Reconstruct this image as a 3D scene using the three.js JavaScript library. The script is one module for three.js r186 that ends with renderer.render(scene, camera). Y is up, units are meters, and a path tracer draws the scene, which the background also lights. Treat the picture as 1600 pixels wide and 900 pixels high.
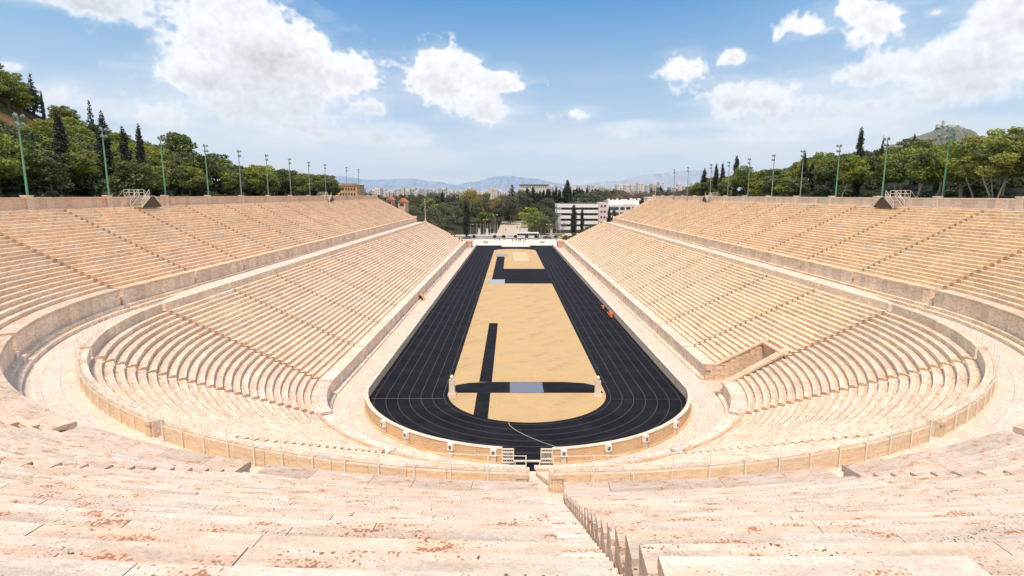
import * as THREE from 'three';
import { MarchingCubes } from 'three/addons/objects/MarchingCubes.js';
import { RoundedBoxGeometry } from 'three/addons/geometries/RoundedBoxGeometry.js';
import { mergeGeometries } from 'three/addons/utils/BufferGeometryUtils.js';

// ---------------------------------------------------------------- camera, sky, sun, exposure
const scene = new THREE.Scene();
const camera = new THREE.PerspectiveCamera(53.13, 16 / 9, 0.1, 40000);
camera.rotation.order = 'YXZ';
camera.position.set(-1.78, 21.21, 60.1);
camera.rotation.set(-0.1605, -0.0025, 0.0012);
scene.add(camera); camera.updateMatrixWorld(true);

const EXPOSURE = 1.55;
const renderer = new THREE.WebGLRenderer({ antialias: true });
renderer.toneMapping = THREE.LinearToneMapping;
renderer.toneMappingExposure = EXPOSURE;
renderer.shadowMap.enabled = true;

const sun = new THREE.DirectionalLight(0xffe9cf, 2.7);
sun.position.set(-22, 240, 55);
sun.target.position.set(0, 0, -60);
sun.castShadow = true; sun.shadow.radius = 24;
Object.assign(sun.shadow.camera, { left: -260, right: 260, top: 260, bottom: -260, near: 1, far: 900 });
sun.shadow.mapSize.set(4096, 4096);
scene.add(sun, sun.target);

// ---- seeded random and noise
function rngOf(seed) { let a = seed >>> 0; return () => { a = (a + 0x6D2B79F5) >>> 0; let t = a; t = Math.imul(t ^ (t >>> 15), t | 1); t ^= t + Math.imul(t ^ (t >>> 7), t | 61); return ((t ^ (t >>> 14)) >>> 0) / 4294967296; }; }
const rnd = rngOf(20240611);
const R = (a, b) => a + (b - a) * rnd();
const clamp = (x, a = 0, b = 1) => Math.min(b, Math.max(a, x));
const lerp = (a, b, t) => a + (b - a) * t;
const smooth = (a, b, x) => { const t = clamp((x - a) / (b - a)); return t * t * (3 - 2 * t); };
const HT = new Float32Array(65536); { const r = rngOf(77); for (let i = 0; i < 65536; i++) HT[i] = r(); }
const wrapI = (i, p) => ((i % p) + p) % p;
function vnoise(x, y, p = 256) {            // value noise, period p in both directions
  const ix = Math.floor(x), iy = Math.floor(y); let fx = x - ix, fy = y - iy;
  fx = fx * fx * (3 - 2 * fx); fy = fy * fy * (3 - 2 * fy);
  const x0 = wrapI(ix, p), x1 = wrapI(ix + 1, p), y0 = wrapI(iy, p) * 256, y1 = wrapI(iy + 1, p) * 256;
  const a = HT[(x0 + y0) & 65535], b = HT[(x1 + y0) & 65535], c = HT[(x0 + y1) & 65535], d = HT[(x1 + y1) & 65535];
  return (a + (b - a) * fx) * (1 - fy) + (c + (d - c) * fx) * fy;
}
function fbm(x, y, oct = 5, p = 256) { let s = 0, a = 0.5, t = 0; for (let i = 0; i < oct; i++) { s += a * vnoise(x + i * 17, y + i * 31, p); t += a; a *= 0.5; x *= 2; y *= 2; p = Math.min(256, p * 2); } return s / t; }

// ---- sky: blue dome with cumulus, computed as radiance by direction (azimuth from -z towards +x, elevation)
{
  const W = 4096, H = 2048, data = new Float32Array(W * H * 4);
  // cumulus towers: azimuth, elevation, half widths (degrees), softness
  const puffs = [[-25.6, 13.6, 3.6, 1.8, .1], [-27.4, 9.9, 3.6, 1.6, .15], [-22.9, 10.8, 6.2, 3, .0], [-18.7, 10.3, 5.4, 2.4, 0], [-14.3, 10.7, 1.7, 1.6, 0], [-24.5, 15.8, 3.5, 1.9, .1], [-20.4, 12.8, 3.5, 2.1, 0], [-33.2, 14.4, 4.2, 1.7, .25], [-38, 14.8, 4.2, 1.5, .35],
    [-7.5, 11.1, 2.0, 1.7, 0], [-5.1, 9.9, 4.4, 2, 0], [-.4, 10.3, 2.2, .9, 0], [-2, 7.6, 2.6, 1.7, .15], [-5.9, 12.2, 2.4, 1.4, 0], [6.6, 7.6, 1.9, .8, .1], [-12.7, 8, 1, .7, .1],
    [16.1, 11.2, 2.1, 1.4, 0], [20.2, 11.8, 1.2, .9, 0], [20.6, 8.7, 3.4, 1.7, .2], [23.3, 8, 4, 1.8, .25], [26.1, 13.6, 1.9, 1, 0], [29.1, 14.8, 1.5, 1.1, 0], [31, 13.3, 2.1, 1.5, 0], [34.8, 13.6, .6, .3, .2],
    [38.7, 11.9, 3.3, 1.9, .1], [34.6, 10.2, 4.3, 1.6, .2], [38.3, 8.9, 4.4, 2.2, .2], [40.5, 13.7, 2.6, 2.3, .1], [30, 9.6, 2.6, .8, .25], [33, 7.4, 6, 1.3, .5],
    [-18.3, 6.5, 5.0, 2.1, .5], [-30.5, 6.2, 3.4, 1.5, .4], [-10.9, 5.3, 3.6, 1.4, .8], [-39.5, 9.1, .7, .4, .2], [-37, 7.3, 2.4, 1.2, .5], [-24, 7.6, 5, 1.3, .5], [12, 6, 3, 1, .9], [26, 5.4, 7, 1, .9]];
  for (const p of puffs) { p[2] *= 1.03; p[3] *= 1.05; }
  const r = rngOf(5); for (let i = 0; i < 430; i++) {                // more fair-weather clouds added out of view, to whiten the fill light
    const az = -180 + 360 * r(), el = 6 + 70 * r() * r(), far = Math.abs(az) < 47 && el < 21;
    const w = 2.5 + 6 * r(); if (far) continue;
    puffs.push([az, el, w / Math.cos(el * Math.PI / 180), w * (.35 + .2 * r()), .25 * r()]);
    puffs.push([az + w * .7, el - .6 * r(), w * .8 / Math.cos(el * Math.PI / 180), w * .3, .2 * r()]);
  }
  const bins = Array.from({ length: 90 }, () => []);
  for (const p of puffs) for (let k = 0; k < 90; k++) { const az = -180 + 4 * k + 2; let d = Math.abs(az - p[0]); if (d > 180) d = 360 - d; if (d < p[2] * 2 + 4) bins[k].push(p); }
  const E = 1 / EXPOSURE;
  for (let j = 0; j < H; j++) {
    const el = ((j + .5) / H - .5) * 180;
    for (let i = 0; i < W; i++) {
      const o = (j * W + i) * 4; data[o + 3] = 1;
      let az = ((i + .5) / W) * 360 - 180 + 90; if (az > 180) az -= 360;   // u = .25 is -z
      if (el < -3) { data[o] = .36 * E; data[o + 1] = .36 * E; data[o + 2] = .34 * E; continue; }
      const t = clamp(el / 20), w = smooth(-48, -8, az) * (1 - smooth(0, 60, az));
      const u = Math.pow(t, 1.1), hz = Math.exp(-Math.max(0, el) / 3.5);
      let cr = lerp(.68, lerp(.085, .022, w), u), cg = lerp(.83, lerp(.36, .27, w), u), cb = lerp(.97, lerp(.72, .66, w), u);
      if (az > 15 && az < 75) { const k = .45 * smooth(15, 36, az) * (1 - smooth(60, 75, az)) * (1 - .5 * t); cr = lerp(cr, .58, k); cg = lerp(cg, .74, k); cb = lerp(cb, .93, k); }
      cr = lerp(cr, .90, hz * .85); cg = lerp(cg, .98, hz * .85); cb = lerp(cb, 1.08, hz * .85);
      if (el > 20) { const k = smooth(20, 75, el); cr = lerp(cr, .13, k); cg = lerp(cg, .32, k); cb = lerp(cb, .66, k); }
      // veil of thin cloud near the horizon
      const veil = .72 * smooth(13, 3, el) * smooth(-2, 1.5, el) * smooth(.32, .62, fbm(az * .07 + 40, el * .45 + 9, 5));
      cr = lerp(cr, .84, veil); cg = lerp(cg, .89, veil); cb = lerp(cb, .95, veil);
      // cumulus
      let s = 0, soft = 0, low = 0;
      for (const p of bins[Math.min(89, Math.floor((az + 180) / 4))]) {
        let dx = az - p[0]; if (dx > 180) dx -= 360; if (dx < -180) dx += 360; dx /= p[2]; const dy = (el - p[1]) / p[3] * (el < p[1] ? 1.25 : 1), d = dx * dx + dy * dy;
        if (d < 4) { const g = Math.exp(-d * 1.15); s += g; soft += g * p[4]; low += g * dy; }
      }
      if (s > .04) {
        soft /= s; low /= s;
        const sc = el > 21 ? .35 : 1, n1 = fbm(az * .55 * sc + 3, el * .75 * sc + 70, 6), n2 = fbm(az * 2.3 * sc + 11, el * 2.6 * sc, 4), bil = 1 - Math.abs(2 * fbm(az * 1.3 * sc + 50, el * 1.5 * sc + 20, 4) - 1) * 1.6;
        const f = s + 1.2 * (n1 - .5) + .26 * (n2 - .5) + .2 * (bil - .5);
        const a = Math.max(smooth(.33, .68 + soft * .9, f) * (1 - .62 * soft), (.2 + .3 * soft) * smooth(.1, .6, s * .8 + .9 * (fbm(az * .3 + 90, el * 1.1 + 33, 5) - .42)));
        const thick = smooth(.6, 1.5, f), shade = clamp(.25 * thick * smooth(.55, -.6, low) + .22 * (n1 - .5) * thick + .15 * (n2 - .5) + .12 * (.5 - bil), -.05, .34);
        const core = Math.exp(-(((az + 22.4) / 3.3) ** 2) - (((el - 11.6) / 1.25) ** 2)), br = 1.03 - shade - .26 * core * smooth(.6, 1.3, f);
        cr = lerp(cr, br * .985, a); cg = lerp(cg, br * .995, a); cb = lerp(cb, br * 1.02 + .01, a);
      }
      data[o] = cr * E; data[o + 1] = cg * E; data[o + 2] = cb * E;
    }
  }
  const sky = new THREE.DataTexture(data, W, H, THREE.RGBAFormat, THREE.FloatType);
  sky.mapping = THREE.EquirectangularReflectionMapping; sky.magFilter = sky.minFilter = THREE.LinearFilter; sky.needsUpdate = true;
  scene.background = sky; scene.environment = sky;
}

// ---------------------------------------------------------------- helpers
const names = {};
function numbered(n) { const k = names[n] = (names[n] ?? -1) + 1; return k ? n + '_' + String(k).padStart(3, '0') : n; }
const ORIGIN = new Map();
function thing(name, label, category, [x, y, z] = [0, 0, 0], group) {
  const o = new THREE.Group(); o.name = numbered(name); o.position.set(x, y, z); scene.add(o); ORIGIN.set(o, [x, y, z]);
  o.userData = { label, category }; if (group) o.userData.group = group; return o;
}
function tag(o, label, category, group) { o.userData.label = label; o.userData.category = category; if (group) o.userData.group = group; return o; }
function put(name, geo, mat, parent) {      // geometry in the parent's own axes
  const m = new THREE.Mesh(geo, mat); m.name = parent ? name : numbered(name); (parent ?? scene).add(m); return m;
}
class MB {                                  // collects triangles in world axes
  constructor() { this.p = []; this.u = []; this.c = []; }
  tri(a, b, c, ua, ub, uc, col) { this.p.push(...a, ...b, ...c); this.u.push(...ua, ...ub, ...uc); for (let i = 0; i < 3; i++) this.c.push(col[0], col[1], col[2]); }
  quad(a, b, c, d, col = [1, 1, 1], uo = 0, vo = 0) {  // a b c d round the face
    const w = Math.hypot(b[0] - a[0], b[1] - a[1], b[2] - a[2]), h = Math.hypot(d[0] - a[0], d[1] - a[1], d[2] - a[2]);
    const A = [uo, vo], B = [uo + w, vo], C = [uo + w, vo + h], D = [uo, vo + h];
    this.tri(a, b, c, A, B, C, col); this.tri(a, c, d, A, C, D, col);
  }
  box(x0, y0, z0, x1, y1, z1, col = [1, 1, 1], yaw = 0, cx = (x0 + x1) / 2, cz = (z0 + z1) / 2) {
    const c = Math.cos(yaw), s = Math.sin(yaw), q = (x, y, z) => [cx + (x - cx) * c + (z - cz) * s, y, cz - (x - cx) * s + (z - cz) * c], o = rnd() * 7, v = rnd() * 7;
    const a = q(x0, y0, z0), b = q(x1, y0, z0), d = q(x0, y0, z1), e = q(x1, y0, z1), A = q(x0, y1, z0), B = q(x1, y1, z0), D = q(x0, y1, z1), F = q(x1, y1, z1);
    this.quad(D, F, B, A, col, o, v); this.quad(a, b, e, d, col, o, v); this.quad(d, e, F, D, col, o, v); this.quad(b, a, A, B, col, o, v); this.quad(a, d, D, A, col, o, v); this.quad(e, b, B, F, col, o, v);
  }
  bar(p, q, r0, r1 = r0, col = [1, 1, 1], n = 6) {       // tapered rod
    const a = new THREE.Vector3(...p), b = new THREE.Vector3(...q), d = b.clone().sub(a).normalize(), x = new THREE.Vector3(Math.abs(d.y) > .9 ? 1 : 0, Math.abs(d.y) > .9 ? 0 : 1, 0).cross(d).normalize(), y = d.clone().cross(x);
    const at = (c, r, t) => { const k = t / n * Math.PI * 2; return [c.x + (x.x * Math.cos(k) + y.x * Math.sin(k)) * r, c.y + (x.y * Math.cos(k) + y.y * Math.sin(k)) * r, c.z + (x.z * Math.cos(k) + y.z * Math.sin(k)) * r]; };
    for (let t = 0; t < n; t++) { this.quad(at(a, r0, t), at(a, r0, t + 1), at(b, r1, t + 1), at(b, r1, t), col); if (r1 > .004) { const A = at(b, r1, t), B = at(b, r1, t + 1); this.tri(q, A, B, [0, 0], [0, .1], [.1, 0], col); } }
  }
  geo(origin = [0, 0, 0]) {
    const g = new THREE.BufferGeometry(), p = new Float32Array(this.p);
    for (let i = 0; i < p.length; i += 3) { p[i] -= origin[0]; p[i + 1] -= origin[1]; p[i + 2] -= origin[2]; }
    g.setAttribute('position', new THREE.BufferAttribute(p, 3)); g.setAttribute('uv', new THREE.BufferAttribute(new Float32Array(this.u), 2)); g.setAttribute('color', new THREE.BufferAttribute(new Float32Array(this.c), 3));
    g.computeVertexNormals(); return g;
  }
  build(name, mat, parent) { const o = parent ? ORIGIN.get(parent) ?? [0, 0, 0] : [0, 0, 0], m = put(name, this.geo(o), mat, parent); ORIGIN.set(m, o); return m; }
}
function structure(mb, name, mat, kind = 'structure') { const m = mb.build(name, mat); m.userData.kind = kind; return m; }
function subgroup(name, parent) { const g = new THREE.Group(); g.name = name; parent.add(g); ORIGIN.set(g, ORIGIN.get(parent)); return g; }

// ---------------------------------------------------------------- materials
function dataTex(N, M, fn, srgb, rep) {
  const d = new Uint8Array(N * M * 4);
  for (let j = 0; j < M; j++) for (let i = 0; i < N; i++) { const c = fn(i / N, j / M), o = (j * N + i) * 4; d[o] = clamp(c[0]) * 255; d[o + 1] = clamp(c[1]) * 255; d[o + 2] = clamp(c[2]) * 255; d[o + 3] = 255; }
  const t = new THREE.DataTexture(d, N, M, THREE.RGBAFormat); t.wrapS = t.wrapT = THREE.RepeatWrapping; t.magFilter = THREE.LinearFilter; t.minFilter = THREE.LinearMipmapLinearFilter; t.generateMipmaps = true;
  if (srgb) t.colorSpace = THREE.SRGBColorSpace; if (rep) t.repeat.set(rep, rep); t.needsUpdate = true; return t;
}
const mixc = (a, b, t) => [lerp(a[0], b[0], t), lerp(a[1], b[1], t), lerp(a[2], b[2], t)];
// weathered marble: grey-pink clouding along the bed, lichen specks in clusters, rusty patches. Tile of 8 m
const marbleFn = (rust, spots) => (u, v) => {
  const a = .6 * fbm(u * 8, v * 48, 5, 8) + .4 * fbm(u * 32, v * 64, 4, 32), b = fbm(u * 8 + 3, v * 32 + 5, 4, 8), f = vnoise(u * 256 * 1, v * 256, 256);
  let c = mixc([.925, .895, .88], [1, .99, .97], smooth(.3, .68, a)); c = mixc(c, [.97, .89, .83], .4 * smooth(.55, .75, b)); c = mixc(c, [.85, .83, .83], .45 * smooth(.64, .8, fbm(u * 16 + 9, v * 64, 3, 16)));
  const cl = smooth(.48, .72, fbm(u * 12 + 31, v * 24 + 7, 4, 4)), s1 = vnoise(u * 512, v * 512, 256), s2 = vnoise(u * 256 + 13, v * 256 + 5, 256), s3 = fbm(u * 64 + 3, v * 64, 3, 64);
  c = mixc(c, [.42, .29, .24], spots * .9 * smooth(.02, .08, s2 * .45 + s1 * .35 + s3 * .2 - (.80 - .14 * cl))); c = mixc(c, [.48, .36, .31], spots * .75 * (.2 + .8 * cl) * smooth(.78, .9, s1));
  const pr = smooth(.56, .76, fbm(u * 12 + 71, v * 32 + 17, 4, 4)); c = mixc(c, [.60, .31, .19], rust * smooth(.0, .1, pr * .5 + s2 * .16 + s1 * .62 - .80)); c = mixc(c, [.98, .88, .80], .5 * rust * smooth(.52, .68, fbm(u * 12 + 71, v * 32 + 17, 4, 4)));
  const k = .96 + .08 * f; return [c[0] * k, c[1] * k, c[2] * k];
};
const marbleMap = dataTex(2048, 2048, marbleFn(.9, 1), true, 1 / 8), marblePale = dataTex(1024, 1024, marbleFn(.22, .25), true, 1 / 5), marbleBump = dataTex(1024, 1024, (u, v) => { const a = .6 * fbm(u * 32, v * 32, 5, 32) + .4 * vnoise(u * 256, v * 256, 256); return [a, a, a]; }, false, 1 / 3);
const stdm = (o) => new THREE.MeshStandardMaterial({ roughness: .9, metalness: 0, vertexColors: true, ...o });
const M = {
  marble: stdm({ map: marbleMap, bumpMap: marbleBump, bumpScale: .012, roughness: .82 }),
  pale: stdm({ map: marblePale, bumpMap: marbleBump, bumpScale: .006, roughness: .8 }),
  plain: stdm({ roughness: .85 }),
  paint: stdm({ roughness: .5 }),
  metal: stdm({ roughness: .4, metalness: .4 }),
  glass: stdm({ roughness: .12, metalness: .2 }),
};
{
  const t = dataTex(1024, 1024, (u, v) => { const a = fbm(u * 16, v * 16, 6, 16), b = fbm(u * 4 + 7, v * 8, 4, 4), f = vnoise(u * 256, v * 256); const k = .62 + .5 * a * .8 + .42 * (b - .5) + .16 * (f - .5); return [k, k, k]; }, true, 1 / 14);
  M.track = new THREE.MeshPhysicalMaterial({ vertexColors: true, map: t, roughness: .9, specularIntensity: .35 });
  const s = dataTex(1024, 1024, (u, v) => { const a = fbm(u * 8, v * 8, 6, 8), b = fbm(u * 32 + 7, v * 64, 4, 32), f = vnoise(u * 256, v * 256); const st = smooth(.6, .8, fbm(u * 4 + 9, v * 4 + 3, 5, 4)), k = .9 + .08 * (a - .5) + .06 * (b - .5) + .05 * (f - .5) - .07 * st; return [k, k * lerp(1, .97, a), k * lerp(1, .9, a)]; }, true, 1 / 12);
  M.sand = stdm({ map: s, roughness: .95 });
  const g = dataTex(1024, 1024, (u, v) => { const a = fbm(u * 16, v * 16, 6, 16), f = vnoise(u * 256, v * 256), q = smooth(.4, .62, fbm(u * 8 + 5, v * 8 + 2, 5, 8)); const c = mixc([.55, .48, .36], [.42, .5, .24], q), k = .6 + .6 * a + .2 * (f - .5); return [c[0] * k, c[1] * k, c[2] * k]; }, true, 1 / 24);
  M.soil = stdm({ map: g, roughness: 1 });
  const l = dataTex(512, 512, (u, v) => { const a = fbm(u * 8, v * 8, 5, 8), k = .7 + .5 * a; return [k, k, k]; }, true);
  M.bark = stdm({ map: l, roughness: 1 });
}
M.leaf = new THREE.MeshPhysicalMaterial({ vertexColors: true, roughness: .8, transmission: .42, thickness: 0, side: THREE.DoubleSide });
const jit = (c, k, tone = 0) => { const a = 1 + R(-k, k), b = R(-tone, tone); return [c[0] * a * (1 + b), c[1] * a, c[2] * a * (1 - b)]; };
// ---------------------------------------------------------------- the stadium bowl
// curve centre is the origin; straights run towards -z; the floor falls gently to the open end
const FALL = 0.0075, fy = (z) => Math.min(0, z) * FALL, ZEND = -187, ZFAR = -201.2;
const LANE = 0.40, ZL = 1.25;                                     // half width of a stair lane, z of the first stair on the straights
const place = { arc: (r, s, h) => [r * Math.sin(s), h, r * Math.cos(s)], left: (r, s, h) => [-r, h, s], right: (r, s, h) => [r, h, s] };
function sweep(mb, prof, kind, sAt, o = {}) {
  // extrudes the profile [[r, h] ...] stone by stone between sAt(r) = [s0, s1]; gaps are open joints
  const at = place[kind], rm = o.r ?? prof[0][0], [m0, m1] = sAt(rm), unit = kind === 'arc' ? rm : 1, L = Math.abs(m1 - m0) * unit, n = Math.max(1, Math.round(L / (o.len ?? 1.9)));
  const cuts = [0]; for (let i = 1; i < n; i++) cuts.push((i + R(-.22, .22) * (o.even ? 0 : 1)) / n); cuts.push(1);
  let flip = null;
  const cap = o.cap ?? prof, tris = THREE.ShapeUtils.triangulateShape(cap.map((p) => new THREE.Vector2(p[0], p[1])), []);
  for (let i = 0; i < n; i++) {
    const out = o.each ? new MB() : mb, g = (o.gap ?? .007) / L, t0 = cuts[i] + (i ? g : 0), t1 = cuts[i + 1] - (i < n - 1 ? g : 0);
    const pick = o.odd ? rnd() / o.odd : 9, col = jit(pick < .45 ? mixc(o.col, [.84, .80, .75], o.each ? .22 : .6) : pick < 1 ? mixc(o.col, [.60, .50, .42], .28) : o.col ?? [.7, .62, .52], o.vary ?? .1, o.tone ?? .035), du = R(0, 40), dv = R(0, 40), j = o.rough ?? .006, jr = R(-j, j), jh = R(-j, j) * .7, seg = o.seg ?? 1;
    for (let q = 0; q < seg; q++) {
      const ta = lerp(t0, t1, q / seg), tb = lerp(t0, t1, (q + 1) / seg);
      const P = (p, t) => { const [a, b] = sAt(p[0]), s = lerp(a, b, t), X = at(p[0] + jr, s, p[1] + jh); if (o.follow) X[1] += o.follow === true ? fy(X[2]) : o.follow(X[2]); return X; };
      let v = dv;
      for (let k = 0; k + 1 < prof.length; k++) {
        const a = P(prof[k], ta), b = P(prof[k], tb), c = P(prof[k + 1], tb), d = P(prof[k + 1], ta), w = Math.hypot(b[0] - a[0], b[2] - a[2]), e = Math.hypot(d[0] - a[0], d[1] - a[1], d[2] - a[2]);
        if (flip === null && prof[k + 1][0] - prof[k][0] > Math.abs(prof[k + 1][1] - prof[k][1])) { const ny = (b[2] - a[2]) * (c[0] - a[0]) - (b[0] - a[0]) * (c[2] - a[2]); flip = ny < 0; }
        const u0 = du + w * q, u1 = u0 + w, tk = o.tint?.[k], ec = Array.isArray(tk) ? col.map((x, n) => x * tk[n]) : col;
        if (flip) { out.tri(a, c, b, [u0, v], [u1, v + e], [u1, v], ec); out.tri(a, d, c, [u0, v], [u0, v + e], [u1, v + e], ec); }
        else { out.tri(a, b, c, [u0, v], [u1, v], [u1, v + e], ec); out.tri(a, c, d, [u0, v], [u1, v + e], [u0, v + e], ec); }
        v += e;
      }
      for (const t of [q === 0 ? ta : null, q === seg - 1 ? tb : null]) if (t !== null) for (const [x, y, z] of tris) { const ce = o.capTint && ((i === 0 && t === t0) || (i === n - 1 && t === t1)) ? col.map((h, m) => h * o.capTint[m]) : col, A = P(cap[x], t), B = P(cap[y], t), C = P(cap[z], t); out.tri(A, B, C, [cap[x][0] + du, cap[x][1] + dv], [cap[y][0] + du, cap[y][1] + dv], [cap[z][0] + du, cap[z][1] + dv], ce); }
    }
    if (o.each) o.each(out, i);
  }
}
const ORD = ['first', 'second', 'third', 'fourth', 'fifth', 'sixth', 'seventh', 'eighth', 'ninth', 'tenth', 'eleventh', 'twelfth', 'thirteenth', 'fourteenth', 'fifteenth'];
// tiers: ledge radius, first riser, rows, run, heights
const LOW = { r0: 20.8, rb: 22.2, n: 24, run: .645, h0: 1.72, rise: .3135 };
const UPP = { r0: 42.0, rb: 43.2, n: 23, run: .65, h0: 11.62, rise: .336 };
const HP = 9.27, HTOP = UPP.h0 + UPP.n * UPP.rise, RTOP = UPP.rb + UPP.n * UPP.run;
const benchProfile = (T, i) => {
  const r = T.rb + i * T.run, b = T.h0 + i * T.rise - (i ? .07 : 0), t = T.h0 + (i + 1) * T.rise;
  return { prof: [[r + .035, b], [r + .04, t - .12], [r + .012, t - .09], [r, t - .085], [r, t - .022], [r + .026, t], [r + .11, t], [r + .36, t], [r + .365, t - .07], [r + T.run + .08, t - .07]], tint: [[1.12, 1.04, .93], [1.12, 1.04, .93], [1.1, 1.03, .94], [1.06, 1.01, .96], [1.06, 1.06, 1.06], [1.05, 1.05, 1.05], [.97, .965, .96], .96, [.93, .89, .86]].map((q) => q.length ? q : [q, q, q]), cap: [[r + .035, b - .3], [r + .04, t - .12], [r, t - .085], [r, t - .022], [r + .026, t], [r + .36, t], [r + .365, t - .07], [r + T.run, t - .07], [r + T.run, b - .3]], r, t };  // risers warmed and lifted to paint in light; nosing lighter, foot channel darker
};
// stone colours by place (patina): foreground pale, far left pink-tan, right golden
const C_FORE = [.675, .605, .53], C_LL = [.89, .79, .655], C_LR = [.90, .81, .65], C_UL = [.895, .76, .60], C_UR = [.905, .79, .59], C_WHITE = [.82, .775, .73], C_TAN = [.68, .48, .29], C_PINK = [.70, .565, .48];
const stoneCol = (tier, kind, k, N) => {
  if (kind === 'arc') { const a = Math.abs(k); return tier === UPP ? (a < 1 ? C_FORE : a < 2 ? mixc(C_FORE, k < 0 ? C_UL : C_UR, .3) : mixc(C_FORE, k < 0 ? C_UL : C_UR, .75)) : mixc(C_FORE, k < 0 ? C_LL : C_LR, .55); }
  const c = tier === UPP ? (kind === 'left' ? C_UL : C_UR) : kind === 'left' ? C_LL : C_LR; return mixc(c, C_PINK.map((x) => x * 1.08), .15 * k / N);
};
const DEG = Math.PI / 180;
const AX = -0.9 * DEG;                                            // the middle aisle sits a touch left of the axis
const LANE_MID = 0.44, zcut = [ZL]; for (let k = 1; k < 14; k++) zcut.push(ZL - .4 - 13.6 * k); zcut.push(ZEND);
const LANE_S = 0.22, lines = zcut.slice(0, -1).map((z, k) => [z - LANE_S, k === 13 ? ZEND : zcut[k + 1] + LANE_S]);
const arcCuts = [-90, -60, -30, AX / DEG, 30, 60, 90];
const midX = (r) => -.42 - .049 * (r - 42), midW = (r) => lerp(.43, .28, (r - 42) / 15);   // the middle aisle narrows and drifts left as it climbs
const upperCuts = [-90, -60, -28.5, -15, AX / DEG, 13.5, 27, 60, 90];
const arcSpan = (k, cuts = arcCuts) => (r) => { const n = cuts.length - 2, a = cuts[k] * DEG, b = cuts[k + 1] * DEG, e = LANE / r, M = cuts === upperCuts, mid = n === 5 ? 3 : 4, xm = (v) => (M ? midX(r) / r : v), m = (M ? midW(r) : LANE) / r, q = (ZL + LANE) / r; return [k === 0 ? a + q : k === mid ? xm(a) + m : a + e, k === n ? b - q : k === mid - 1 ? xm(b) - m : b - e]; };

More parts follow.
